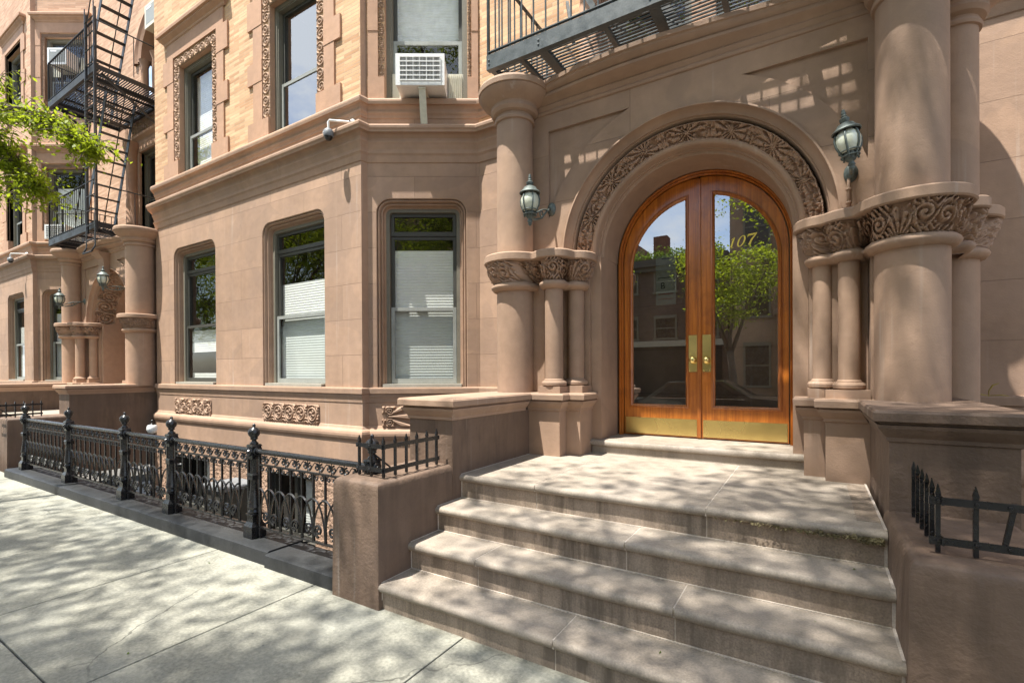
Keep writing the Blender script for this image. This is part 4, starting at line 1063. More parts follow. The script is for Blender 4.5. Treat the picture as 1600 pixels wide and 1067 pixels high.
yl = [2.36, 2.47, 2.58, 2.69, 2.80, 2.91]
spikes('black spiked rail on the left stoop wall, overlapping the iron fence', [(-2.50, y) for y in yl], [(-2.50, 2.36), (-2.62, 2.36), (-2.74, 2.36)], .822, brace=1)
yr = [2.60, 2.72, 2.83, 2.94, 3.05, 3.16]
spikes('black spiked rail on the right stoop wall with one bent upright', [(.43, y) for y in yr], [(.43, 2.60), (.545, 2.60), (.64, 2.60), (.76, 2.60)], .80, bent=[(.64, 2.60)])
spikes('thin spiked rail on the neighbour\'s stoop wall past the fence end', [(.745, y) for y in yl], [(.745, 2.36), (.62, 2.36), (.50, 2.36)], .80, dx=DX, brace=1)
# ================================================================== cast-iron area fence
FN = thing('iron_fence', 'ornate black cast-iron area fence with ball-topped posts on a dark kerb', 'fence', (-6.4, 2.4, 0))
def fy(x): return 2.425+(x+4.14)*.012
PX = [-10.05, -8.36, -6.70, -5.62, -4.16, -2.70]
def fence_post(x):
    y = fy(x); m = MB(); z = .12
    def sq(w0, z0, w1, z1): w0, w1 = w0*.8, w1*.8; m.loft([[(x+sx*w, y+sy*w, zz) for sx, sy in ((-1, -1), (1, -1), (1, 1), (-1, 1))] for w, zz in ((w0, z0), (w1, z1))], cap0=True, cap1=True)
    sq(.082, z, .082, z+.10); sq(.078, z+.10, .055, z+.135); sq(.052, z+.135, .05, z+.19); sq(.064, z+.19, .064, z+.205)
    m.lathe((x, y, z), [(.88*r_, z_) for r_, z_ in [(.05, .205), (.058, .22), (.05, .24), (.062, .26), (.056, .30), (.043, .40), (.036, .49), (.04, .50)]], 16)
    sq(.05, z+.50, .05, z+.54); sq(.058, z+.54, .045, z+.555)
    m.lathe((x, y, z), [(.034, .555), (.032, .66), (.036, .68)], 8)
    sq(.044, z+.68, .05, z+.70); sq(.052, z+.70, .052, z+.79); sq(.06, z+.79, .048, z+.805)
    for sx, sy in ((0, -1), (1, 0), (-1, 0), (0, 1)):   # rosettes
        m.lathe((0, 0, 0), [(.04, 0), (.038, .01), (.028, .014), (.02, .01), (.012, .022), (0, .024)], 10, T=lambda p, sx=sx, sy=sy: (x+sx*(.042+p[2])+(p[0] if sy else 0), y+sy*(.042+p[2])+(p[0] if sx else 0), z+.745+p[1]))
    p = build('post', m, M['iron'], FN, smooth=True, angle=30)
    m = MB(); m.lathe((x, y, z), [(.9*r_, z_) for r_, z_ in [(.035, .80), (.04, .815), (.022, .83), (.02, .842), (.034, .85), (.036, .856), (.03, .862), (.05, .885), (.056, .905), (.052, .925), (.036, .942), (.016, .952), (.012, .958), (.016, .966), (.012, .978), (.004, .985), (0, .986)]], 18)
    build('finial', m, M['iron'], p, smooth=True)
for x in PX: fence_post(x)
def spiral(cx, cz, r, turns, sgn, a0, n=18):
    return [(cx+(r*(1-k/n*.86))*math.cos(a0+sgn*turns*2*PI*k/n), cz+(r*(1-k/n*.86))*math.sin(a0+sgn*turns*2*PI*k/n)) for k in range(n+1)]
def fence_panel(xa, xb):
    a, b = xa+.085, xb-.085; Lp = b-a; nb = max(3, round(Lp/.142)); pt = Lp/nb
    P = lambda x, z, o=0: (x, fy(x)+o, z)
    m = MB()
    m.tube([P(xa+.03, .868), P(xb-.03, .868)], .023, 10); m.bar(P(a, .755), P(b, .755), .02, .014); m.bar(P(a, .215), P(b, .215), .02, .016)
    for x in (a, b): m.bar(P(x, .12), P(x, .85), .02, .02)
    rail = build('panel', m, M['iron'], FN, smooth=True, angle=40)
    m = MB()
    for k in range(1, nb): m.bar(P(a+pt*k, .215), P(a+pt*k, .755), .015, .015)
    build('bars', m, M['iron'], rail)
    m = MB()
    for k in range(nb):      # frieze scrolls between the two rails and small curls under the lower one
        cx = a+pt*(k+.5)
        for s in (-1, 1):
            m.tube([P(x, z) for x, z in spiral(cx+s*.031, .803, .03, 1.25, s, PI/2 if s > 0 else PI/2, 14)], .0078, 4)
            m.tube([P(x, z) for x, z in spiral(cx+s*.030, .722, .026, 1.2, -s, PI/2, 12)], .007, 4)
        m.tube([P(cx, .757), P(cx, .845)], .005, 4)
        m.tube([P(cx-pt*.5+pt*t, .803+.034*math.sin(PI*2*t+.6)) for t in np.linspace(0, 1, 9)], .005, 4)
    build('frieze_scrolls', m, M['iron'], rail)
    m = MB()
    for k in range(nb):      # interlaced pointed arches
        for (x0, x1) in ((a+pt*(k-.0), a+pt*(k+1)), (a+pt*k, a+pt*(k-1))):
            pts = []
            for t in np.linspace(0, 1, 9):
                x = x0+(x1-x0)*(1-math.cos(t*PI/2))*1.0; z = .225+.33*math.sin(t*PI/2)
                pts.append((x, z))
            if all(a-.01 <= p[0] <= b+.01 for p in pts): m.tube([P(x, z, -.006) for x, z in pts], .0092, 4)
    for k in range(0, nb, 2):
        cx = a+pt*(k+1)
        if cx > b-.02: break
        for s in (-1, 1):
            m.tube([P(x, z, -.004) for x, z in spiral(cx+s*.06, .31, .052, 1.6, -s, -PI/2 if True else 0, 20)], .0102, 5)
        m.box(cx-.014, cx+.014, fy(cx)-.014, fy(cx)+.012, .288, .316)
    build('arch_scrolls', m, M['iron'], rail)
for xa, xb in zip(PX[:-1], PX[1:]): fence_panel(xa, xb)
m = MB()
segs = [(-10.35, -8.9), (-8.9, -6.9), (-6.9, -5.2), (-5.2, -3.72), (-3.715, -2.83)]
for i, (a, b) in enumerate(segs):
    top = .118 if i < 4 else .105; yo = 0 if i < 4 else -.025
    def ring(x): y = fy(x)+yo; return [(x, y-.165, -.2), (x, y-.165, top-.03), (x, y-.16, top-.01), (x, y-.14, top), (x, y+.16, top), (x, y+.16, -.2)]
    rows = [ring(x) for x in np.linspace(a, b, 12)]
    for r in rows[1:-1]:
        w = .004*math.sin(r[0][0]*7)
        for j in (1, 2, 3): r[j] = (r[j][0], r[j][1]+w*.3, r[j][2]+w*.3)
    m.loft(rows, closed=False); m.add(rows[0], [tuple(range(6))]); m.add(rows[-1], [tuple(range(6))])
build('kerb', m, M['kerb'], FN, smooth=True, angle=35)

# ================================================================== wall lanterns
def lantern(label, c, wall, tilt=0, glass='lampglass', sc=.93):
    """c: centre of the glass; wall: fixing point on the masonry"""
    T_ = thing('wall_lantern', label, 'lantern', c, 'wall lanterns beside the carved doorways')
    ca, sa = math.cos(tilt), math.sin(tilt)
    R = lambda p: (c[0]+sc*(p[0]*ca+p[2]*sa), c[1]+sc*p[1], c[2]+sc*(-p[0]*sa+p[2]*ca))
    m = MB()
    m.lathe((0, 0, 0), [(.10, .075), (.108, .083), (.10, .095), (.075, .115), (.06, .14), (.04, .15), (.026, .158), (.036, .175), (.038, .19), (.02, .205), (.024, .213), (.014, .225), (.018, .24), (.012, .255), (.014, .265), (.004, .275), (0, .276)], 20, T=R)
    top = build('cap', m, M['verdi'], T_, smooth=True, angle=40)
    m = MB(); m.lathe((0, 0, 0), [(.062, .082), (.085, .05), (.094, .01), (.088, -.04), (.07, -.085), (.058, -.10)], 24, T=R); build('glass', m, M[glass], T_, smooth=True)
    m = MB()
    for k in range(6):
        a = k*PI/3+.3; m.tube([R((r*math.cos(a), r*math.sin(a), z)) for r, z in [(.066, .085), (.09, .05), (.099, .01), (.093, -.04), (.075, -.085), (.055, -.125), (.06, -.155)]], .0075, 5)
    m.lathe((0, 0, 0), [(.075, -.085), (.082, -.09), (.075, -.097), (.068, -.095), (.07, -.09)], 20, T=R); m.lathe((0, 0, 0), [(.066, -.125), (.072, -.132), (.064, -.138), (.06, -.13)], 20, T=R)
    build('cage', m, M['verdi'], T_, smooth=True)
    m = MB(); m.lathe((0, 0, 0), [(.05, -.10), (.045, -.15), (.03, -.17), (.018, -.18), (.026, -.195), (.028, -.205), (.016, -.215), (.02, -.225), (.014, -.24), (0, -.252)], 16, T=R); build('base', m, M['verdi'], T_, smooth=True)
    m = MB()
    p0 = Vector(R((0, 0, -.16))); w = Vector(wall)
    mid = (p0+w)/2
    m.tube([p0, p0.lerp(w, .2)+Vector((0, 0, -.04)), mid+Vector((0, 0, -.05)), p0.lerp(w, .75)+Vector((0, 0, .0)), w+Vector((0, -.03, .0))], [.009, .011, .011, .011, .011], 8)
    m.tube([p0.lerp(w, t)+Vector((0, 0, .05*math.sin(t*PI)-.02)) for t in np.linspace(.05, .95, 8)], .008, 6)
    m.tube([mid+Vector((0, (q-.5)*.01+.03*math.cos(q*8), -.01+.03*math.sin(q*8))) for q in np.linspace(0, 1, 14)], .007, 5)
    m.lathe((0, 0, 0), [(.046, 0), (.044, .012), (.032, .016), (.027, .03), (.012, .036), (0, .036)], 20, T=lambda p: (w.x+p[0], w.y-p[2], w.z+p[1]*1.5))
    build('bracket', m, M['verdi'], T_, smooth=True)
    return T_
lantern('verdigris globe lantern on scroll bracket, left of the oak doors, above the carved capital', (-2.265, 3.99, 3.145), (-2.27, 4.45, 3.20))
lantern('tilted verdigris globe lantern with a conduit below, right of the oak doors', (.205, 4.10, 3.13), (.24, 4.45, 3.02), tilt=-.13, sc=.83)
lantern('small left lantern of the neighbour\'s arched doorway, arm against a column', (-2.25+DX, 3.99, 3.24), (-2.27+DX, 4.45, 3.24), glass='lampglass')
lantern('small right lantern of the neighbour\'s arched doorway, in front of the great column', (.30+DX, 3.95, 3.42), (.24+DX, 4.45, 3.30))
m = MB(); m.tube([(.225, 4.435, 2.722), (.225, 4.435, 2.92), (.228, 4.44, 3.0)], .011, 8)
for z in (2.80, 2.90): m.lathe((.225, 4.435, z), [(.012, -.01), (.018, -.008), (.018, .008), (.012, .01)], 8)
solo('conduit_pipe', m, M['portal'], 'thin painted conduit rising from the right capital to the tilted lantern', 'pipe', smooth=True)

# ================================================================== security cameras
def sec_camera(label, x, y, z, wx, wy, wz):
    T_ = thing('security_camera', label, 'camera', (x, y, z), 'dome cameras on the bays')
    m = MB(); m.tube([(wx, wy-.03, wz), (x+.02, y, z+.19), (x, y, z+.17), (x, y, z+.07)], [.014, .014, .017, .014], 10)
    m.lathe((0, 0, 0), [(.05, 0), (.05, .02), (.03, .04), (.018, .06)], 16, T=lambda p: (wx+p[0], wy-p[2], wz+p[1]))
    build('arm', m, M['white'], T_, smooth=True, angle=50)
    m = MB(); m.lathe((x, y, z), [(.0, .085), (.03, .08), (.055, .06), (.066, .045), (.068, -.01), (.062, -.03), (.05, -.03)], 24); build('housing', m, M['grey'], T_, smooth=True, angle=50)
    m = MB(); m.lathe((x, y, z), [(.052, -.03), (.048, -.055), (.032, -.075), (0, -.083)], 20); build('dome', m, M['black'], T_, smooth=True)
    m = MB(); m.add([(x-.045, y-.058, z+.008), (x-.012, y-.0695, z+.012), (x-.012, y-.0695, z+.028), (x-.045, y-.058, z+.024)], [(0, 1, 2, 3)]); build('decal', m, M['white'], T_)
sec_camera('grey dome security camera on white arm at the near bay\'s cornice', -5.64, 4.36, 4.80, -5.40, 4.58, 4.985)
sec_camera('small dome security camera at the neighbour\'s bay, far left edge', -19.55, 4.30, 4.80, -19.2, 4.58, 4.985)

# ================================================================== window air conditioners
def aircon(label, fr, s0, s1, z0, z1, d0, d1, case, strut=True, flat=False):
    T_ = thing('window_air_conditioner', label, 'air conditioner', fr((s0, d0, z0)), 'window air conditioners')
    m = MB(); m.box(s0, s1, d0, d1, z0, z1, T=fr, ch=.012)
    m.box(s0-.008, s1+.008, d0-.004, d0+.03, z0-.006, z1+.006, T=fr); build('case', m, M[case], T_)
    m = MB(); w, h = s1-s0, z1-z0
    a0, a1, b0, b1 = s0+.08*w, s1-.08*w, z0+.14*h, z1-.1*h
    m.box(a0, a1, d0-.006, d0-.0045, b0, b1, T=fr); build('front_panel' if flat else 'condenser', m, M['sash_l' if flat else 'sash'], T_)
    if flat:
        m = MB(); m.box(a0+.04, a0+.42*w, d0-.009, d0-.0065, b1-.14*h, b1-.05*h, T=fr); build('vent_slot', m, M['white'], T_)
    m = MB(); n = 30
    for k in range(n+1): x = a0+(a1-a0)*k/n; m.box(x-.0018, x+.0018, d0-.012, d0-.007, b0, b1, T=fr)
    for k in range(6): z = b0+(b1-b0)*k/5; m.box(a0-.01, a1+.01, d0-.018, d0-.0125, z-.006, z+.006, T=fr)
    for k in range(7): x = a0+(a1-a0)*k/6; m.box(x-.004, x+.004, d0-.0178, d0-.0122, b0-.01, b1+.01, T=fr)
    if not flat: build('grille', m, M['white'], T_)
    if strut:
        m = MB(); s = (s0+s1)/2+.02
        m.bar(fr((s, d0+.04, z0-.01)), fr((s, -.11, z0-.42)), .09, .035); m.box(s-.05, s+.05, d0+.02, .1, z0-.035, z0-.012, T=fr)
        build('support_bracket', m, M['offwhite'], T_)
    m = MB(); m.box(s0-.22, s0-.012, .10, .13, z0-.12, z1-.02, T=fr); build('side_panel', m, M['offwhite'], T_); m = MB(); m.box(s1+.012, s1+.22, .10, .13, z0-.12, z1-.02, T=fr)
    for k in range(7): m.box(s1+.02+k*.028, s1+.028+k*.028, .085, .0995, z0-.11, z1-.03, T=fr)
    build('side_panel', m, M['offwhite'], T_)
fcM = frame((-5.235, 4.68), 32.5); fcN = frame((-18.787, 4.68), 32.5)
aircon('white window air conditioner with wire grille and a bracket, in the near canted bay window', fcM, .47, 1.10, 5.335, 5.74, -.30, .3, 'white')
aircon('white-edged grey air conditioner high in the neighbour\'s third-floor window', fcN, .62, 1.12, 10.15, 10.6, -.30, .2, 'white', False, True)
aircon('white air conditioner behind the neighbour\'s lower escape railing', fcN, .42, 1.0, 5.33, 5.72, -.22, .2, 'white', False)
aircon('cream air conditioner box beside the bay\'s brick corner, top left, half hidden', frame((-12.85, 5.51), 0), .2, .85, 9.2, 9.7, -.55, .1, 'offwhite', False, True)

# ================================================================== fire escapes
def deck(T_, x0, x1, z, yb, mat, cross, wide=(), hole=None, y0=4.02):
    m = MB()
    m.box(x0, x1, y0, y0+.012, z, z+.145); m.box(x0, x1, y0+.012, y0+.06, z, z+.012); m.box(x0, x1, y0+.012, y0+.06, z+.133, z+.145)
    m.box(x0, x0+.012, y0+.013, yb, z+.02, z+.12); m.box(x0+.012, x0+.05, y0+.06, yb, z+.02, z+.03)
    m.box(x1-.012, x1, y0+.013, yb, z+.02, z+.12)
    for x in cross: m.box(x-.022, x+.022, y0+.061, yb, z+.035, z+.075)
    for x in wide: m.box(x-.045, x+.045, y0+.061, yb, z+.0, z+.012); m.box(x-.006, x+.006, y0+.061, yb, z+.013, z+.10)
    m.box(x0+.02, x1-.02, yb-.05, yb, z+.03, z+.1)
    for x in (x0+.05, *wide):
        for dz in (.05, .09): m.lathe((0, 0, 0), [(.012, 0), (.009, .006), (0, .008)], 8, T=lambda p, x=x, dz=dz: (x+p[0]-.02, y0-p[2], z+dz+p[1]))
    f = build('platform_frame', m, M[mat], T_)
    m = MB(); y = y0+.075
    while y < yb-.06:
        if hole and hole[2] < y < hole[3]:
            m.box(x0+.015, hole[0], y, y+.019, z+.076, z+.086); m.box(hole[1], x1-.015, y, y+.019, z+.076, z+.086)
        else: m.box(x0+.015, x1-.015, y, y+.019, z+.076, z+.086)
        y += .046
    build('grating', m, M[mat], f)
    return f
def railing(T_, pts, z, h, mat, pitch=.13, gap=0):
    m = MB()
    for a, b in zip(pts[:-1], pts[1:]):
        a3, b3 = Vector((a[0], a[1], 0)), Vector((b[0], b[1], 0)); L = (b3-a3).length
        m.bar((a[0], a[1], z+h), (b[0], b[1], z+h), .035, .012); m.bar((a[0], a[1], z+.03), (b[0], b[1], z+.03), .03, .01)
        n = max(1, round(L/pitch))
        for k in range(n+1):
            p = a3.lerp(b3, k/n); w = .016 if k in (0, n) else .0085
            m.tube([(p.x, p.y, z), (p.x, p.y, z+h)], w, 6)
    return build('railing', m, M[mat], T_)
def stair(T_, x0, z0, x1, z1, ya, yb, mat, n=11):
    m = MB()
    for y in (ya, yb): m.bar((x0, y, z0), (x1, y, z1), .012, .13, up=(0, 0, 1))
    s = build('stair', m, M[mat], T_)
    m = MB()
    for k in range(1, n): t = k/n; x = x0+(x1-x0)*t; z = z0+(z1-z0)*t; m.box(x-.09, x-.03, ya+.008, yb-.008, z, z+.01); m.box(x-.02, x+.04, ya+.008, yb-.008, z, z+.01)
    build('tread', m, M[mat], s)
    m = MB()
    for y in (ya, yb):
        d = Vector((x1-x0, 0, z1-z0)).normalized(); e = Vector((-d.z, 0, d.x))*.55
        m.tube([(x0, y, z0+.1), (x0+e.x, y, z0+abs(e.z)+.3), (x1+e.x, y, z1+abs(e.z)+.2)], .012, 6)
    build('handrail', m, M[mat], s)
FE = thing('fire_escape', 'slate-grey iron fire escape platform above the oak-door archway', 'fire escape', (-1, 4.5, 4.56))
deck(FE, -2.775, .62, 4.555, 5.40, 'feiron', [-2.43, -1.57, -.62, .15], [-2.165, -1.12, -.1])
railing(FE, [(-2.76, 5.3), (-2.76, 4.035), (.60, 4.035), (.60, 5.3)], 4.70, .92, 'feiron')
stair(FE, -1.05, 4.68, -2.55, 7.6, 4.75, 5.28, 'feblack')
m = MB(); m.bar((-2.1, 4.16, 5.65), (-1.62, 4.16, 4.70), .012, .05); m.bar((-2.3, 4.9, 5.6), (-1.95, 4.3, 4.70), .03, .03)
m.loft([[(x, y, z) for x, z in ((-1.52, 4.70), (-1.34, 4.70), (-.98, 5.55), (-1.16, 5.55))] for y in (4.13, 4.142)], cap0=True, cap1=True)
build('gusset_plate', m, M['feiron'], FE)
FN2 = thing('fire_escape', 'tall black two-storey fire escape with drop ladder on the neighbour\'s front', 'fire escape', (-14, 4.7, 4.56))
deck(FN2, -15.35, -12.55, 4.555, 5.42, 'feblack', [-14.6, -13.9, -13.2], [-14.95, -13.0])
railing(FN2, [(-15.33, 5.35), (-15.33, 4.035), (-13.05, 4.035)], 4.70, .86, 'feblack', .115)
deck(FN2, -15.3, -12.5, 7.78, 5.42, 'feblack', [-14.6, -13.9, -13.3], [-14.95, -13.0])
railing(FN2, [(-15.28, 5.35), (-15.28, 4.035), (-12.52, 4.035)], 7.93, .9, 'feblack', .115)
for z in (5.45, 8.83):
    m = MB(); m.tube([(-12.55, 4.05, z), (-12.53, 5.4, z)], .014, 6)
    for y in (4.05, 4.7, 5.35): m.tube([(-12.54, y, z), (-12.54, y, z-.86)], .009, 6)
    build('railing', m, M['feblack'], FN2)
m = MB()
for x in (-12.86, -12.40): m.bar((x, 3.96, 4.15), (x, 3.96, 9.1), .035, .012, up=(0, 1, 0)); m.bar((x, 3.99, 4.45), (x, 3.99, 9.0), .012, .03, up=(0, 1, 0))
for k in range(16): m.tube([(-12.86, 3.96, 4.3+k*.3), (-12.40, 3.96, 4.3+k*.3)], .011, 6)
m.tube([(-12.86, 3.96, 4.15), (-12.86, 3.90, 4.02), (-12.40, 3.90, 4.02), (-12.40, 3.96, 4.15)], .016, 6)
build('drop_ladder', m, M['feblack'], FN2)
stair(FN2, -15.0, 4.68, -13.55, 7.9, 4.55, 5.1, 'feblack', 12)
stair(FN2, -14.9, 7.9, -13.3, 11.0, 4.55, 5.1, 'feblack', 12)
m = MB()
for z in (4.56, 7.79):
    for x in (-15.1, -12.6): m = MB(); m.bar((x, 4.15, z), (x, 5.5, z-.85), .02, .05); build('strut', m, M['feblack'], FN2)

# ================================================================== things in the sunken area behind the fence
T_ = thing('globe_lamp', 'white globe lamp with a dark cap on a post, poking above the fence', 'lamp', (-8.3, 3.3, -1.1))
m = MB(); m.tube([(-8.3, 3.3, -1.1), (-8.3, 3.3, .60)], .03, 10); build('post', m, M['iron'], T_)
m = MB(); m.lathe((-8.3, 3.3, .735), [(0, -.08), (.05, -.065), (.07, -.015), (.062, .035), (.05, .05)], 20); build('globe', m, M['white'], T_, smooth=True)
m = MB(); m.lathe((-8.3, 3.3, .735), [(.062, .035), (.04, .06), (.016, .068), (.01, .08), (.01, .10), (.016, .11), (.009, .122), (0, .125)], 16); build('cap', m, M['iron'], T_, smooth=True)
m = MB(); m.box(-7.75, -7.2, 3.75, 4.22, -1.1, -.17, ch=.04)
t = thing('covered_bin', 'grey covered bin standing in the sunken area, glimpsed through the fence', 'bin', (-7.5, 4.0, -1.1)); build('body', m, M['sash'], t)
m = MB(); m.box(-7.78, -7.17, 3.72, 4.25, -.165, -.10, ch=.025); build('lid', m, M['grey'], t)
m = MB(); m.tube([(-9.0, 3.9, -1.1), (-9.0, 3.9, -.1), (-8.95, 3.9, .02), (-8.75, 3.9, .05)], .035, 8)
solo('vent_pipe', m, M['iron'], 'bent dark vent pipe in the sunken area behind the fence, left of the bin', 'pipe', smooth=True)
# weed on the ledge at right
t = thing('ledge_weed', 'small dry yellow weed growing on the stone ledge by the right wall', 'weed', (1.20, 5.35, 1.336))
m = MB(); m.tube([(1.20, 5.36, 1.33), (1.20, 5.35, 1.375), (1.22, 5.34, 1.42), (1.255, 5.33, 1.437)], [.003, .005, .007, .003], 5); m.tube([(1.20, 5.36, 1.335), (1.14, 5.34, 1.347), (1.08, 5.33, 1.342)], [.003, .006, .002], 5); m.tube([(1.20, 5.36, 1.335), (1.27, 5.33, 1.342), (1.31, 5.32, 1.336)], [.003, .005, .002], 5)
build('stems', m, plain('dry_weed', (.36, .27, .07), rough=.9), t)
# notice behind the left pane
t = thing('paper_notice', 'pale paper notice with a large B, taped behind the left door\'s glass', 'notice', (-1.3, 5.2, 2.3))
m = MB(); m.add([(-1.42, 5.20, 2.24), (-1.215, 5.20, 2.24), (-1.215, 5.20, 2.76), (-1.42, 5.20, 2.76)], [(0, 1, 2, 3)]); sh = build('sheet', m, M['paper'], t)
def text(body, size, loc, mat, parent, name):
    cu = bpy.data.curves.new('t', 'FONT'); cu.body = body; cu.size = size; ob = bpy.data.objects.new('t', cu); COL.objects.link(ob)
    bpy.context.view_layer.update()
    me = bpy.data.meshes.new_from_object(ob.evaluated_get(bpy.context.evaluated_depsgraph_get())); bpy.data.objects.remove(ob)
    m = MB(); m.add([(loc[0]+v.co.x, loc[1], loc[2]+v.co.y) for v in me.vertices], [tuple(p.vertices) for p in me.polygons]); bpy.data.meshes.remove(me)
    return build(name, m, mat, parent)
text('B', .095, (-1.375, 5.197, 2.41), M['ink'], sh, 'letter')
m = MB(); m.box(-1.395, -1.24, 5.1965, 5.198, 2.35, 2.358); m.box(-1.395, -1.24, 5.1965, 5.198, 2.30, 2.304); build('ruled_line', m, M['redink'], sh)
m = MB(); m.box(-1.40, -1.235, 5.1965, 5.198, 2.52, 2.528); m.box(-1.36, -1.28, 5.1965, 5.198, 2.72, 2.728); build('ruled_line', m, M['ink'], sh)
# ================================================================== ground
m = MB()
xs = [-30.0]+[-4.45-1.37*k for k in range(11, 0, -1)]+[-4.45, -3.10, -1.74, -.38, .99, 2.36, 3.73, 5.1, 9, 30]; ys = [-3.0, -1.9, -.55, .83, 2.285]
g = .005
for a, b in zip(xs[:-1], xs[1:]):
    for j, (c, d) in enumerate(zip(ys[:-1], ys[1:])):
        m.box(a+g, b-g, c+g, d-(g if j < 3 else 0), -.1, 0, ch=.004)
struct('sidewalk', m, M['walk'])
m = MB(); m.box(-30, 30, -3.0, 2.285, -.2, -.012); m.box(-2.84, SR+.6, 2.285, 3.2, -.2, -.05); struct('sidewalk_bed', m, M['kerb'])
m = MB(); m.box(-60, 60, -3.16, -3.003, -.3, .004, ch=.01); struct('street_kerb', m, M['areaway'])
m = MB(); m.box(-90, 90, -12.2, -3.0, -.6, -.14); struct('road', m, M['asphalt'])
m = MB(); m.box(-90, 90, -18.5, -12.2, -.3, 0); struct('far_sidewalk', m, M['walk'])
m = MB(); m.box(-200, 200, -200, 200, -2.6, -2.5); struct('ground', m, M['areaway'])
m = MB(); m.box(-12.0, -2.84, 2.5, 6, -1.3, -1.1); m.box(-12.0, -2.84, 2.585, 2.66, -1.1, -.02); m.box(.85, 9, 2.5, 6, -1.3, -1.1); m.box(-30, -14.95, 2.3, 6, -1.3, -1.1)
m.box(.86, 30, 2.286, 2.6, -1.1, 0); m.box(-30, -15.2, 2.286, 2.6, -1.1, 0)
struct('areaway_floor', m, M['areaway'])
m = MB(); m.box(SL+.02, SR-.02, 2.3, 4.7, -.1, .10); m.box(SL+.02, SR-.02, 3.2, 4.7, .1, .66); struct('step_footing', m, M['areaway'])

# spots of gum and a scatter of fallen leaves
rng = np.random.default_rng(31); m = MB()
for k in range(34):
    x, y, r = rng.uniform(-9, 1), rng.uniform(-.3, 2.1), rng.uniform(.006, .014); q = rng.random(8)*.4+.8
    m.add([(x+r*q[j]*math.cos(j*PI/4), y+r*q[j]*math.sin(j*PI/4), .0012) for j in range(8)], [tuple(range(8))])
struct('gum_spots', m, M['gum'], kind='stuff')
SUN = Vector((-.5, -1.0, 3.1)).normalized()
def leaf_mesh(P, size, rng, droop=.25, aspect=.5):
    """one folded leaf per point"""
    n = len(P)
    a = rng.random(n)*2*PI; e = rng.normal(-droop, .45, n)
    d = np.stack([np.cos(a)*np.cos(e), np.sin(a)*np.cos(e), np.sin(e)], 1)
    r = rng.normal(size=(n, 3)); r[:, 2] = np.abs(r[:, 2])*.8+.25
    s = np.cross(d, r); s /= np.linalg.norm(s, axis=1, keepdims=True)+1e-9
    nn = np.cross(s, d)
    L = size*(.55+.85*rng.random(n)**1.3)[:, None]; W = L*aspect
    v = np.stack([P, P+d*L*.45+s*W*.5+nn*L*.08, P+d*L, P+d*L*.45-s*W*.5+nn*L*.08], 1)
    return v.reshape(-1, 3)
def leaves_obj(name, V, mat, parent):
    n = len(V)//4; org = ORG[parent.name] if parent else Vector((0, 0, 0))
    me = bpy.data.meshes.new(name); me.vertices.add(len(V)); me.vertices.foreach_set('co', (V-np.array(org)).astype(np.float32).ravel())
    me.loops.add(n*4); me.loops.foreach_set('vertex_index', np.arange(n*4, dtype=np.int32))
    me.polygons.add(n); me.polygons.foreach_set('loop_start', np.arange(0, n*4, 4, dtype=np.int32)); me.polygons.foreach_set('loop_total', np.full(n, 4, dtype=np.int32))
    me.update(calc_edges=True); me.materials.append(mat)
    o = bpy.data.objects.new(name, me); link(o, parent); ORG[o.name] = org; return o
def tree(label, base, blobs, nleaf, size, seed, mat='leaf', trunk_r=.17, fork=3.2, group='street trees', limbs=None, clump=.33, per=75):
    rng = np.random.default_rng(seed); rnd = random.Random(seed)
    T_ = thing('street_tree', label, 'tree', base, group)
    b = Vector(base); m = MB(); fk = b+Vector((rnd.uniform(-.15, .15), rnd.uniform(-.15, .15), fork))
    m.tube([b+Vector((0, 0, -.2)), b+Vector((0, 0, .2)), b.lerp(fk, .5)+Vector((.06, .03, 0)), fk], [trunk_r*1.5, trunk_r*1.1, trunk_r*.95, trunk_r*.8], 12)
    P = []
    tot = sum(bl[3]*bl[4]*bl[5] for bl in blobs)
    tw = MB()
    for bl in blobs:
        c = Vector(bl[:3]); rad = bl[3:6]; dens = bl[6] if len(bl) > 6 else 1
        k1 = fk.lerp(c, .45)+Vector((rnd.uniform(-.3, .3), rnd.uniform(-.3, .3), rnd.uniform(.1, .5)))
        m.tube([fk-Vector((0, 0, .25)), fk.lerp(k1, .5)+Vector((rnd.uniform(-.1, .1), rnd.uniform(-.1, .1), .1)), k1, c], [trunk_r*.55, trunk_r*.42, trunk_r*.3, trunk_r*.14], 7)
        nl = int(nleaf*dens*(rad[0]*rad[1]*rad[2])/tot); nc = max(6, nl//per)
        # clump centres fill the volume, denser outside
        q = rng.normal(size=(nc, 3)); q /= np.linalg.norm(q, axis=1, keepdims=True); q *= (rng.random((nc, 1))**.45)
        C = np.array(c)+q*np.array(rad)
        for i in range(0, nc, 2): 
            e = Vector(C[i]); mid = c.lerp(e, .55)+Vector((rnd.uniform(-.15, .15), rnd.uniform(-.15, .15), rnd.uniform(-.05, .25)))
            tw.tube([c, mid, e], [.02, .013, .005], 4, cap=False)
        w = rng.gamma(2.0, .5, nc); w /= w.sum(); cnt = rng.multinomial(nl, w)
        for cc, n in zip(C, cnt):
            if n: P.append(cc+rng.normal(size=(n, 3))*np.array([clump, clump, clump*.55])*(.6+.6*rng.random()))
    tr = build('trunk', m, M['bark'], T_, smooth=True); build('twigs', tw, M['bark'], tr)
    V = leaf_mesh(np.concatenate(P), size, rng)
    leaves_obj('crown', V, M[mat], T_)
    return T_
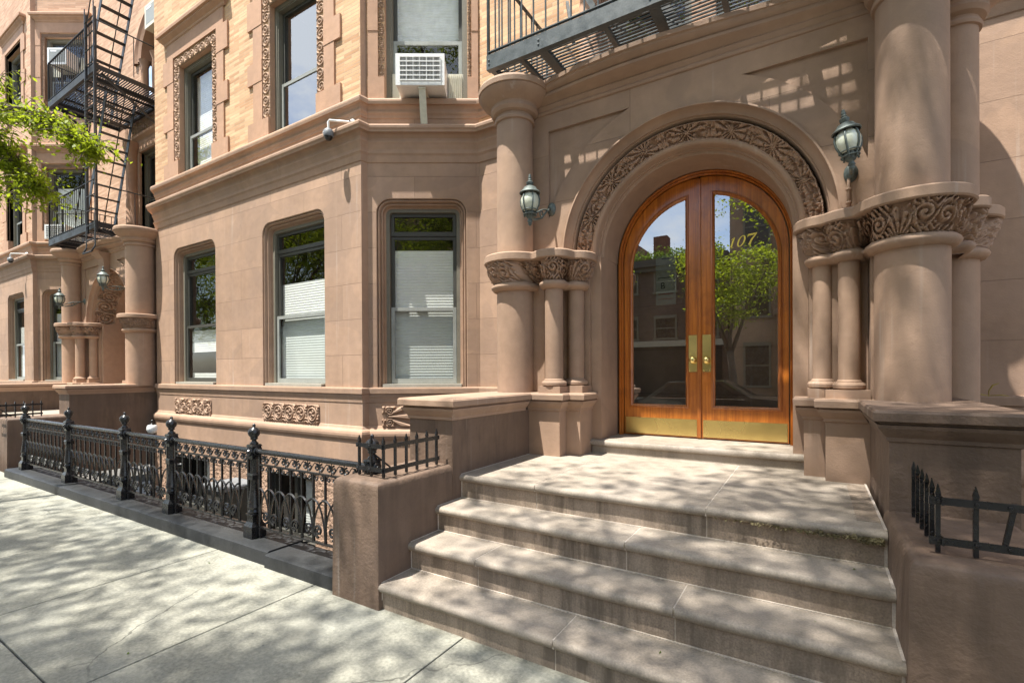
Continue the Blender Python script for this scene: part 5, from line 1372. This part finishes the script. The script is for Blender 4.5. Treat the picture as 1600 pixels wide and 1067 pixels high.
# over the camera: shades the steps and the right of the doorway
tree('tall street tree behind the viewer that dapples the steps', (.9, -2.4, 0), [(-.9, .9, 12.9, 1.7, 1.2, 1.2, .75), (.9, .9, 12.6, 1.6, 1.2, 1.2, .7), (-2.6, -.7, 11.6, 1.6, 1.3, 1.2, 1.1), (-.8, -.9, 11.4, 1.6, 1.3, 1.2, 1.2), (-4.1, -2.2, 11.0, 1.6, 1.2, 1.2, .9), (-2.2, -2.6, 10.4, 1.6, 1.3, 1.3, 1.0), (.8, -2.6, 9.4, 2.2, 1.8, 1.8), (2.6, -.6, 10.6, 1.8, 1.5, 1.5), (1.6, -3.6, 6.6, 1.8, 1.4, 1.3), (-.7, -3.4, 6.4, 1.7, 1.2, 1.3, 1.2)], 40000, .11, 11, fork=4.6, trunk_r=.2)
# left of the frame: its lowest bough hangs into the picture
tL = tree('street tree whose bright bough hangs into the upper left corner', (-9.6, -2.3, 0), [(-4.6, -2.9, 11.6, 1.3, 1.1, 1.0, 1.0), (-6.3, -2.9, 10.8, 1.8, 1.5, 1.1, 1.1), (-8.2, -2.4, 11.6, 1.6, 1.3, 1.2, .75), (-10.6, -3.0, 11.4, 1.8, 1.4, 1.3, .7), (-8.6, -4.4, 10.4, 2.2, 1.5, 1.6), (-12.8, -2.8, 10.6, 1.7, 1.3, 1.2, .7), (-11.0, -4.4, 8.4, 1.8, 1.4, 1.4)], 37000, .11, 12, fork=3.4)
tree('street tree standing before the neighbour\'s bay, beyond the left edge', (-17.5, -2.3, 0), [(-16, -1.6, 6.2, 2.0, 1.5, 1.8), (-18.4, -.9, 7.0, 2.0, 1.6, 2.0), (-17.4, -3.4, 7.8, 2.4, 2.0, 2.0), (-14.4, -2.2, 6.6, 1.6, 1.4, 1.5), (-20.4, -1.8, 6.6, 1.8, 1.5, 1.5), (-18.6, .3, 9.0, 1.7, 1.2, 1.5), (-20.6, .4, 9.6, 1.6, 1.2, 1.5)], 24000, .11, 13, fork=3.2)
tree('dense low-branched street tree far down to the left, mirrored in the near bay window', (-20.6, -2.7, 0), [(-18.4, -3.5, 4.4, 2.0, 1.1, 1.7), (-20.6, -3.4, 5.0, 1.9, 1.2, 1.7), (-17.4, -3.7, 6.8, 2.1, 1.2, 1.5), (-19.8, -3.6, 7.4, 2.2, 1.3, 1.5)], 22000, .11, 19, fork=2.4, clump=.5, per=30)
tree('dense street tree farthest to the left, mirrored in the far bay window', (-28, -2.7, 0), [(-26.6, -3.5, 5.0, 2.2, 1.2, 2.0), (-29, -3.4, 5.6, 2.0, 1.2, 1.8), (-27.4, -3.7, 7.8, 2.6, 1.3, 1.8)], 16000, .12, 20, fork=2.4, clump=.5, per=30)
# the bough in the picture
rng = np.random.default_rng(21); rnd = random.Random(5)
m = MB(); P = []
def bough(pts, r0, r1, nl, spread, hang):
    n = len(pts); m.tube(pts, [r0+(r1-r0)*k/(n-1) for k in range(n)], 6)
    q = [Vector(p) for p in pts]
    for k in range(nl):
        t = rnd.random()**.7*(n-1.001); i = int(t); p = q[i].lerp(q[i+1], t-i)
        e = p+Vector((rnd.gauss(0, spread), rnd.gauss(0, spread), rnd.gauss(-hang*.6, hang)))
        m.tube([p, p.lerp(e, .5)+Vector((0, 0, .04)), e], [.006, .004, .002], 4, cap=False)
        c = rnd.randint(13, 24)
        for j in range(c):
            f = (j+1)/c; w = p.lerp(e, f)
            P.append((w.x+rnd.gauss(0, .045), w.y+rnd.gauss(0, .045), w.z-.02+rnd.gauss(0, .04)))
bough([(-9.5, -2.2, 3.3), (-9.4, -.8, 4.3), (-9.0, .7, 4.75), (-8.5, 1.5, 4.75)], .07, .03, 14, .2, .12)
bough([(-8.5, 1.5, 4.75), (-8.05, 1.98, 4.75), (-7.85, 2.15, 4.62), (-7.66, 2.3, 4.48), (-7.5, 2.42, 4.32)], .03, .006, 170, .17, .12)
bough([(-8.5, 1.5, 4.75), (-8.6, 1.75, 4.5), (-8.55, 1.9, 4.3), (-8.4, 2.0, 4.05), (-8.22, 2.1, 3.88)], .024, .005, 170, .17, .13)
bough([(-8.9, 1.3, 4.7), (-8.9, 1.6, 4.85), (-8.75, 1.75, 5.0), (-8.6, 1.85, 5.3)], .015, .004, 30, .15, .12)
bough([(-8.9, 1.3, 4.6), (-9.0, 1.6, 4.3), (-9.0, 1.7, 4.05), (-8.85, 1.8, 3.85)], .02, .004, 95, .18, .15)
br = build('bough', m, M['bark'], tL, smooth=True)
leaves_obj('bough_leaves', leaf_mesh(np.array(P), .058, rng, droop=.5, aspect=.5), M['leaf'], br)
# across the street (they show in the glass)
tree('leafy tree on the far side of the street, mirrored in the right door pane', (-3.0, -13.0, 0), [(-3.0, -13, 4.9, 1.6, 1.5, 1.5), (-1.6, -12.6, 5.9, 1.2, 1.2, 1.2), (-4.4, -13.2, 6.6, 1.2, 1.2, 1.1)], 7500, .15, 14, fork=2.4, group='trees across the street')
tree('leafy tree on the far side of the street, mirrored in the left door pane', (-11.2, -13.0, 0), [(-11.2, -13, 5.2, 2.0, 1.8, 2.0), (-9.8, -12.6, 6.2, 1.7, 1.6, 1.8), (-12.6, -13.2, 6.8, 1.8, 1.7, 1.8)], 12000, .15, 15, fork=2.4, group='trees across the street')
tree('leafy tree on the far side of the street, mirrored in the bay windows', (-20, -13.0, 0), [(-20, -13, 5.6, 2.4, 2.0, 2.2), (-18, -12.6, 7.2, 2.0, 1.8, 2.0), (-22, -13.2, 7.8, 2.0, 1.8, 2.0)], 12000, .16, 16, fork=2.6, group='trees across the street')
tree('leafy tree on the far side of the street, mirrored in the canted window', (4.5, -13.0, 0), [(4.5, -13, 5.6, 2.2, 2.0, 2.2), (6.5, -12.6, 7.2, 2.0, 1.8, 2.0), (3, -13.2, 7.8, 2.0, 1.8, 2.0)], 12000, .16, 17, fork=2.6, group='trees across the street')

rng = np.random.default_rng(32); n = 16
F = np.stack([rng.uniform(-9, 1.5, n), rng.uniform(-.3, 2.15, n), np.full(n, .004)], 1)
F2 = np.stack([rng.uniform(-2.3, .2, 5), rng.choice([2.46, 2.74, 3.04], 5)-rng.random(5)*.06, np.zeros(5)], 1); F2[:, 2] = [RZ[int(round((y-2.46)/.29))]+.004 for y in F2[:, 1]]
Vf = leaf_mesh(np.concatenate([F, F2]), .028, rng, droop=0); Vf = Vf.reshape(-1, 4, 3); Vf[:, :, 2] = Vf[:, :1, 2]+np.clip(Vf[:, :, 2]-Vf[:, :1, 2], 0, .008)
fl = leaves_obj('fallen_leaves', Vf.reshape(-1, 3), M['leaf_d'], None); fl['kind'] = 'stuff'
# ================================================================== houses across the street
def far_house(label, x0, x1, h, mat, storeys, seed, y=-18.0, cols=3):
    T_ = thing('far_house', label, 'house', ((x0+x1)/2, y, 0), 'houses across the street')
    m = MB(); m.box(x0, x1, y-9, y, 0, h); build('wall', m, mat, T_)
    m = MB(); m.box(x0-.05, x1+.05, y+.002, y+.45, h-.5, h-.12); m.box(x0-.05, x1+.05, y+.002, y+.3, h-.75, h-.503); build('cornice', m, M['sash'], T_)
    sh = h/storeys
    for k in range(storeys):
        for j in range(cols):
            cx = x0+(x1-x0)*(j+.5)/cols; z0 = k*sh+.75; z1 = (k+1)*sh-.8
            m = MB(); w = .55
            m.box(cx-w-.1, cx-w, y+.002, y+.06, z0, z1); m.box(cx+w, cx+w+.1, y+.002, y+.06, z0, z1); m.box(cx-w-.1, cx+w+.1, y+.002, y+.08, z1, z1+.18); m.box(cx-w-.15, cx+w+.15, y+.002, y+.1, z0-.12, z0)
            m.box(cx-w, cx+w, y+.002, y+.04, (z0+z1)/2-.03, (z0+z1)/2+.03)
            f = build('window', m, M['frame'], T_)
            m = MB(); m.add([(cx-w, y+.01, z0), (cx+w, y+.01, z0), (cx+w, y+.01, z1), (cx-w, y+.01, z1)], [(0, 3, 2, 1)]); build('pane', m, M['black'], f)
    return T_
far_house('low dark brick house across the street with roof planting', -10.5, -3.9, 8.0, M['darkbrick'], 3, 1)
t = far_house('tall brownstone across the street with a rounded bay', -3.8, 4.0, 14.5, M['portal'], 4, 2)
m = MB(); m.lathe((.4, -18.0, 0), [(2.0, 0), (2.0, 4.3), (2.12, 4.35), (2.12, 4.6), (1.95, 4.7), (1.95, 13)], 28, a0=0, a1=PI); build('round_bay', m, M['portal'], t, smooth=True, angle=40)
far_house('red brick row house across the street, left of the low dark one', -18.5, -10.6, 10.5, M['redbrick'], 3, 3)
far_house('wide red brick house across the street, farthest left', -30, -18.6, 13.0, M['redbrick'], 4, 4, cols=4)
far_house('tan brick apartment house across the street, farthest right', 4.1, 16, 16.0, M['brick2'], 5, 5, cols=4)
m = MB(); m.box(-9.9, -4.2, -17.998, -17.88, .1, 2.9); st_ = build('garage_door', m, M['hall'], [o for o in bpy.data.objects if o.name.startswith('far_house') and o.parent is None][0])
m = MB(); m.box(-10.1, -4.1, -17.997, -17.75, 2.92, 3.25); build('ledge', m, M['frame_l'], [o for o in bpy.data.objects if o.name.startswith('far_house') and o.parent is None][0])
m = MB(); m.box(-8.2, -7.4, -20, -19.2, 8.0, 9.6); ch = build('chimney', m, M['redbrick'], [o for o in bpy.data.objects if o.name.startswith('far_house') and o.parent is None][0])
# roof planting
rng = np.random.default_rng(8); t = thing('roof_shrubs', 'row of green shrubs along the low roof across the street', 'shrub', (-6.5, -18.6, 8))
leaves_obj('foliage', leaf_mesh(np.stack([rng.uniform(-9.5, -4.2, 2600), rng.uniform(-19, -18.3, 2600), 8.0+np.abs(rng.normal(0, .28, 2600))], 1), .16, rng), M['leaf_d'], t)
# ================================================================== a parked car, mirrored low in the doors
CR = thing('parked_car', 'black saloon parked at the kerb, mirrored low in the door glass', 'car', (-2.6, -4.2, -.14))
def car_profile(s):
    return [(-2.2, .28), (-2.25, .55), (-2.15, .78), (-1.45, .90), (-.85, 1.36), (.55, 1.40), (1.25, .98), (2.0, .92), (2.2, .70), (2.2, .30)]
m = MB(); rows = []
for dy, sc, zs in ((-.86, .97, .0), (-.88, 1, .0), (-.70, 1, .02), (0, 1, .04), (.70, 1, .02), (.88, 1, 0), (.86, .97, 0)):
    rows.append([(-2.6+x*sc, -4.2+dy*(1 if z < 1 else .84), -.14+z+zs*(z > .8)) for x, z in car_profile(0)])
m.loft(rows, cap0=True, cap1=True); build('body', m, M['car'], CR, smooth=True, angle=45)
for sy in (-1, 1):
    m = MB(); y = -4.2+sy*.885; m.add([(-2.6-1.2, y, -.14+.94), (-2.6-.8, y-sy*.10, -.14+1.3), (-2.6+.5, y-sy*.10, -.14+1.33), (-2.6+1.0, y, -.14+.96)], [(0, 1, 2, 3)]); build('side_window', m, M['black'], CR)
    m = MB(); m.bar((-2.6-1.25, y, .80), (-2.6+1.1, y, .80), .02, .02); build('trim', m, M['chrome'], CR)
    for wx in (-1.4, 1.35):
        m = MB(); m.lathe((0, 0, 0), [(.2, -.09), (.31, -.09), (.33, -.06), (.33, .06), (.31, .09), (.2, .09)], 24, T=lambda p, wx=wx, sy=sy: (-2.6+wx+p[0], -4.2+sy*.80+p[2], .19+p[1])); w = build('wheel', m, M['rubber'], CR, smooth=True)
        m = MB(); m.lathe((0, 0, 0), [(.2, .09), (.16, .07), (.05, .08), (0, .08)], 16, T=lambda p, wx=wx, sy=sy: (-2.6+wx+p[0], -4.2+sy*.80+sy*p[2], .19+p[1])); build('rim', m, M['chrome'], w, smooth=True)

# ================================================================== light
w = bpy.data.worlds.new('World'); scene.world = w; w.use_nodes = True; nt = w.node_tree; L = nt.links.new
bg = nt.nodes['Background']; sky = nt.nodes.new('ShaderNodeTexSky'); sky.sky_type = 'NISHITA'; sky.sun_disc = False
EL = math.asin(SUN.z); sky.sun_elevation = EL; sky.sun_rotation = math.atan2(SUN.x, SUN.y) % (2*PI); sky.air_density = 1.0; sky.dust_density = 1.5; sky.ozone_density = 1
tc = nt.nodes.new('ShaderNodeTexCoord')
cl = maprange(nt, noise(nt, scalevec(nt, tc.outputs['Generated'], (1, 1, 1.8)), 2.6, 7, .6, .3), .44, .58, 0, .92)
col = mixc(nt, cl, sky.outputs[0], (5.2, 5.6, 6.1))
L(col, bg.inputs['Color']); bg.inputs['Strength'].default_value = .14
sd = bpy.data.lights.new('sun', 'SUN'); sd.energy = 5.0; sd.angle = math.radians(.53); sd.color = (1, .965, .89)
so = bpy.data.objects.new('sun', sd); COL.objects.link(so); so.rotation_euler = SUN.to_track_quat('Z', 'Y').to_euler(); so.location = (-6, -12, 30)
scene.view_settings.view_transform = 'Standard'; scene.view_settings.look = 'None'; scene.view_settings.gamma = 1; scene.view_settings.exposure = 1.27
scene.render.engine = 'CYCLES'
scene.cycles.caustics_reflective = False; scene.cycles.caustics_refractive = False
scene.cycles.max_bounces = 8; scene.cycles.diffuse_bounces = 4; scene.cycles.glossy_bounces = 4; scene.cycles.transparent_max_bounces = 12
scene.cycles.sample_clamp_indirect = 6
bpy.context.view_layer.update()
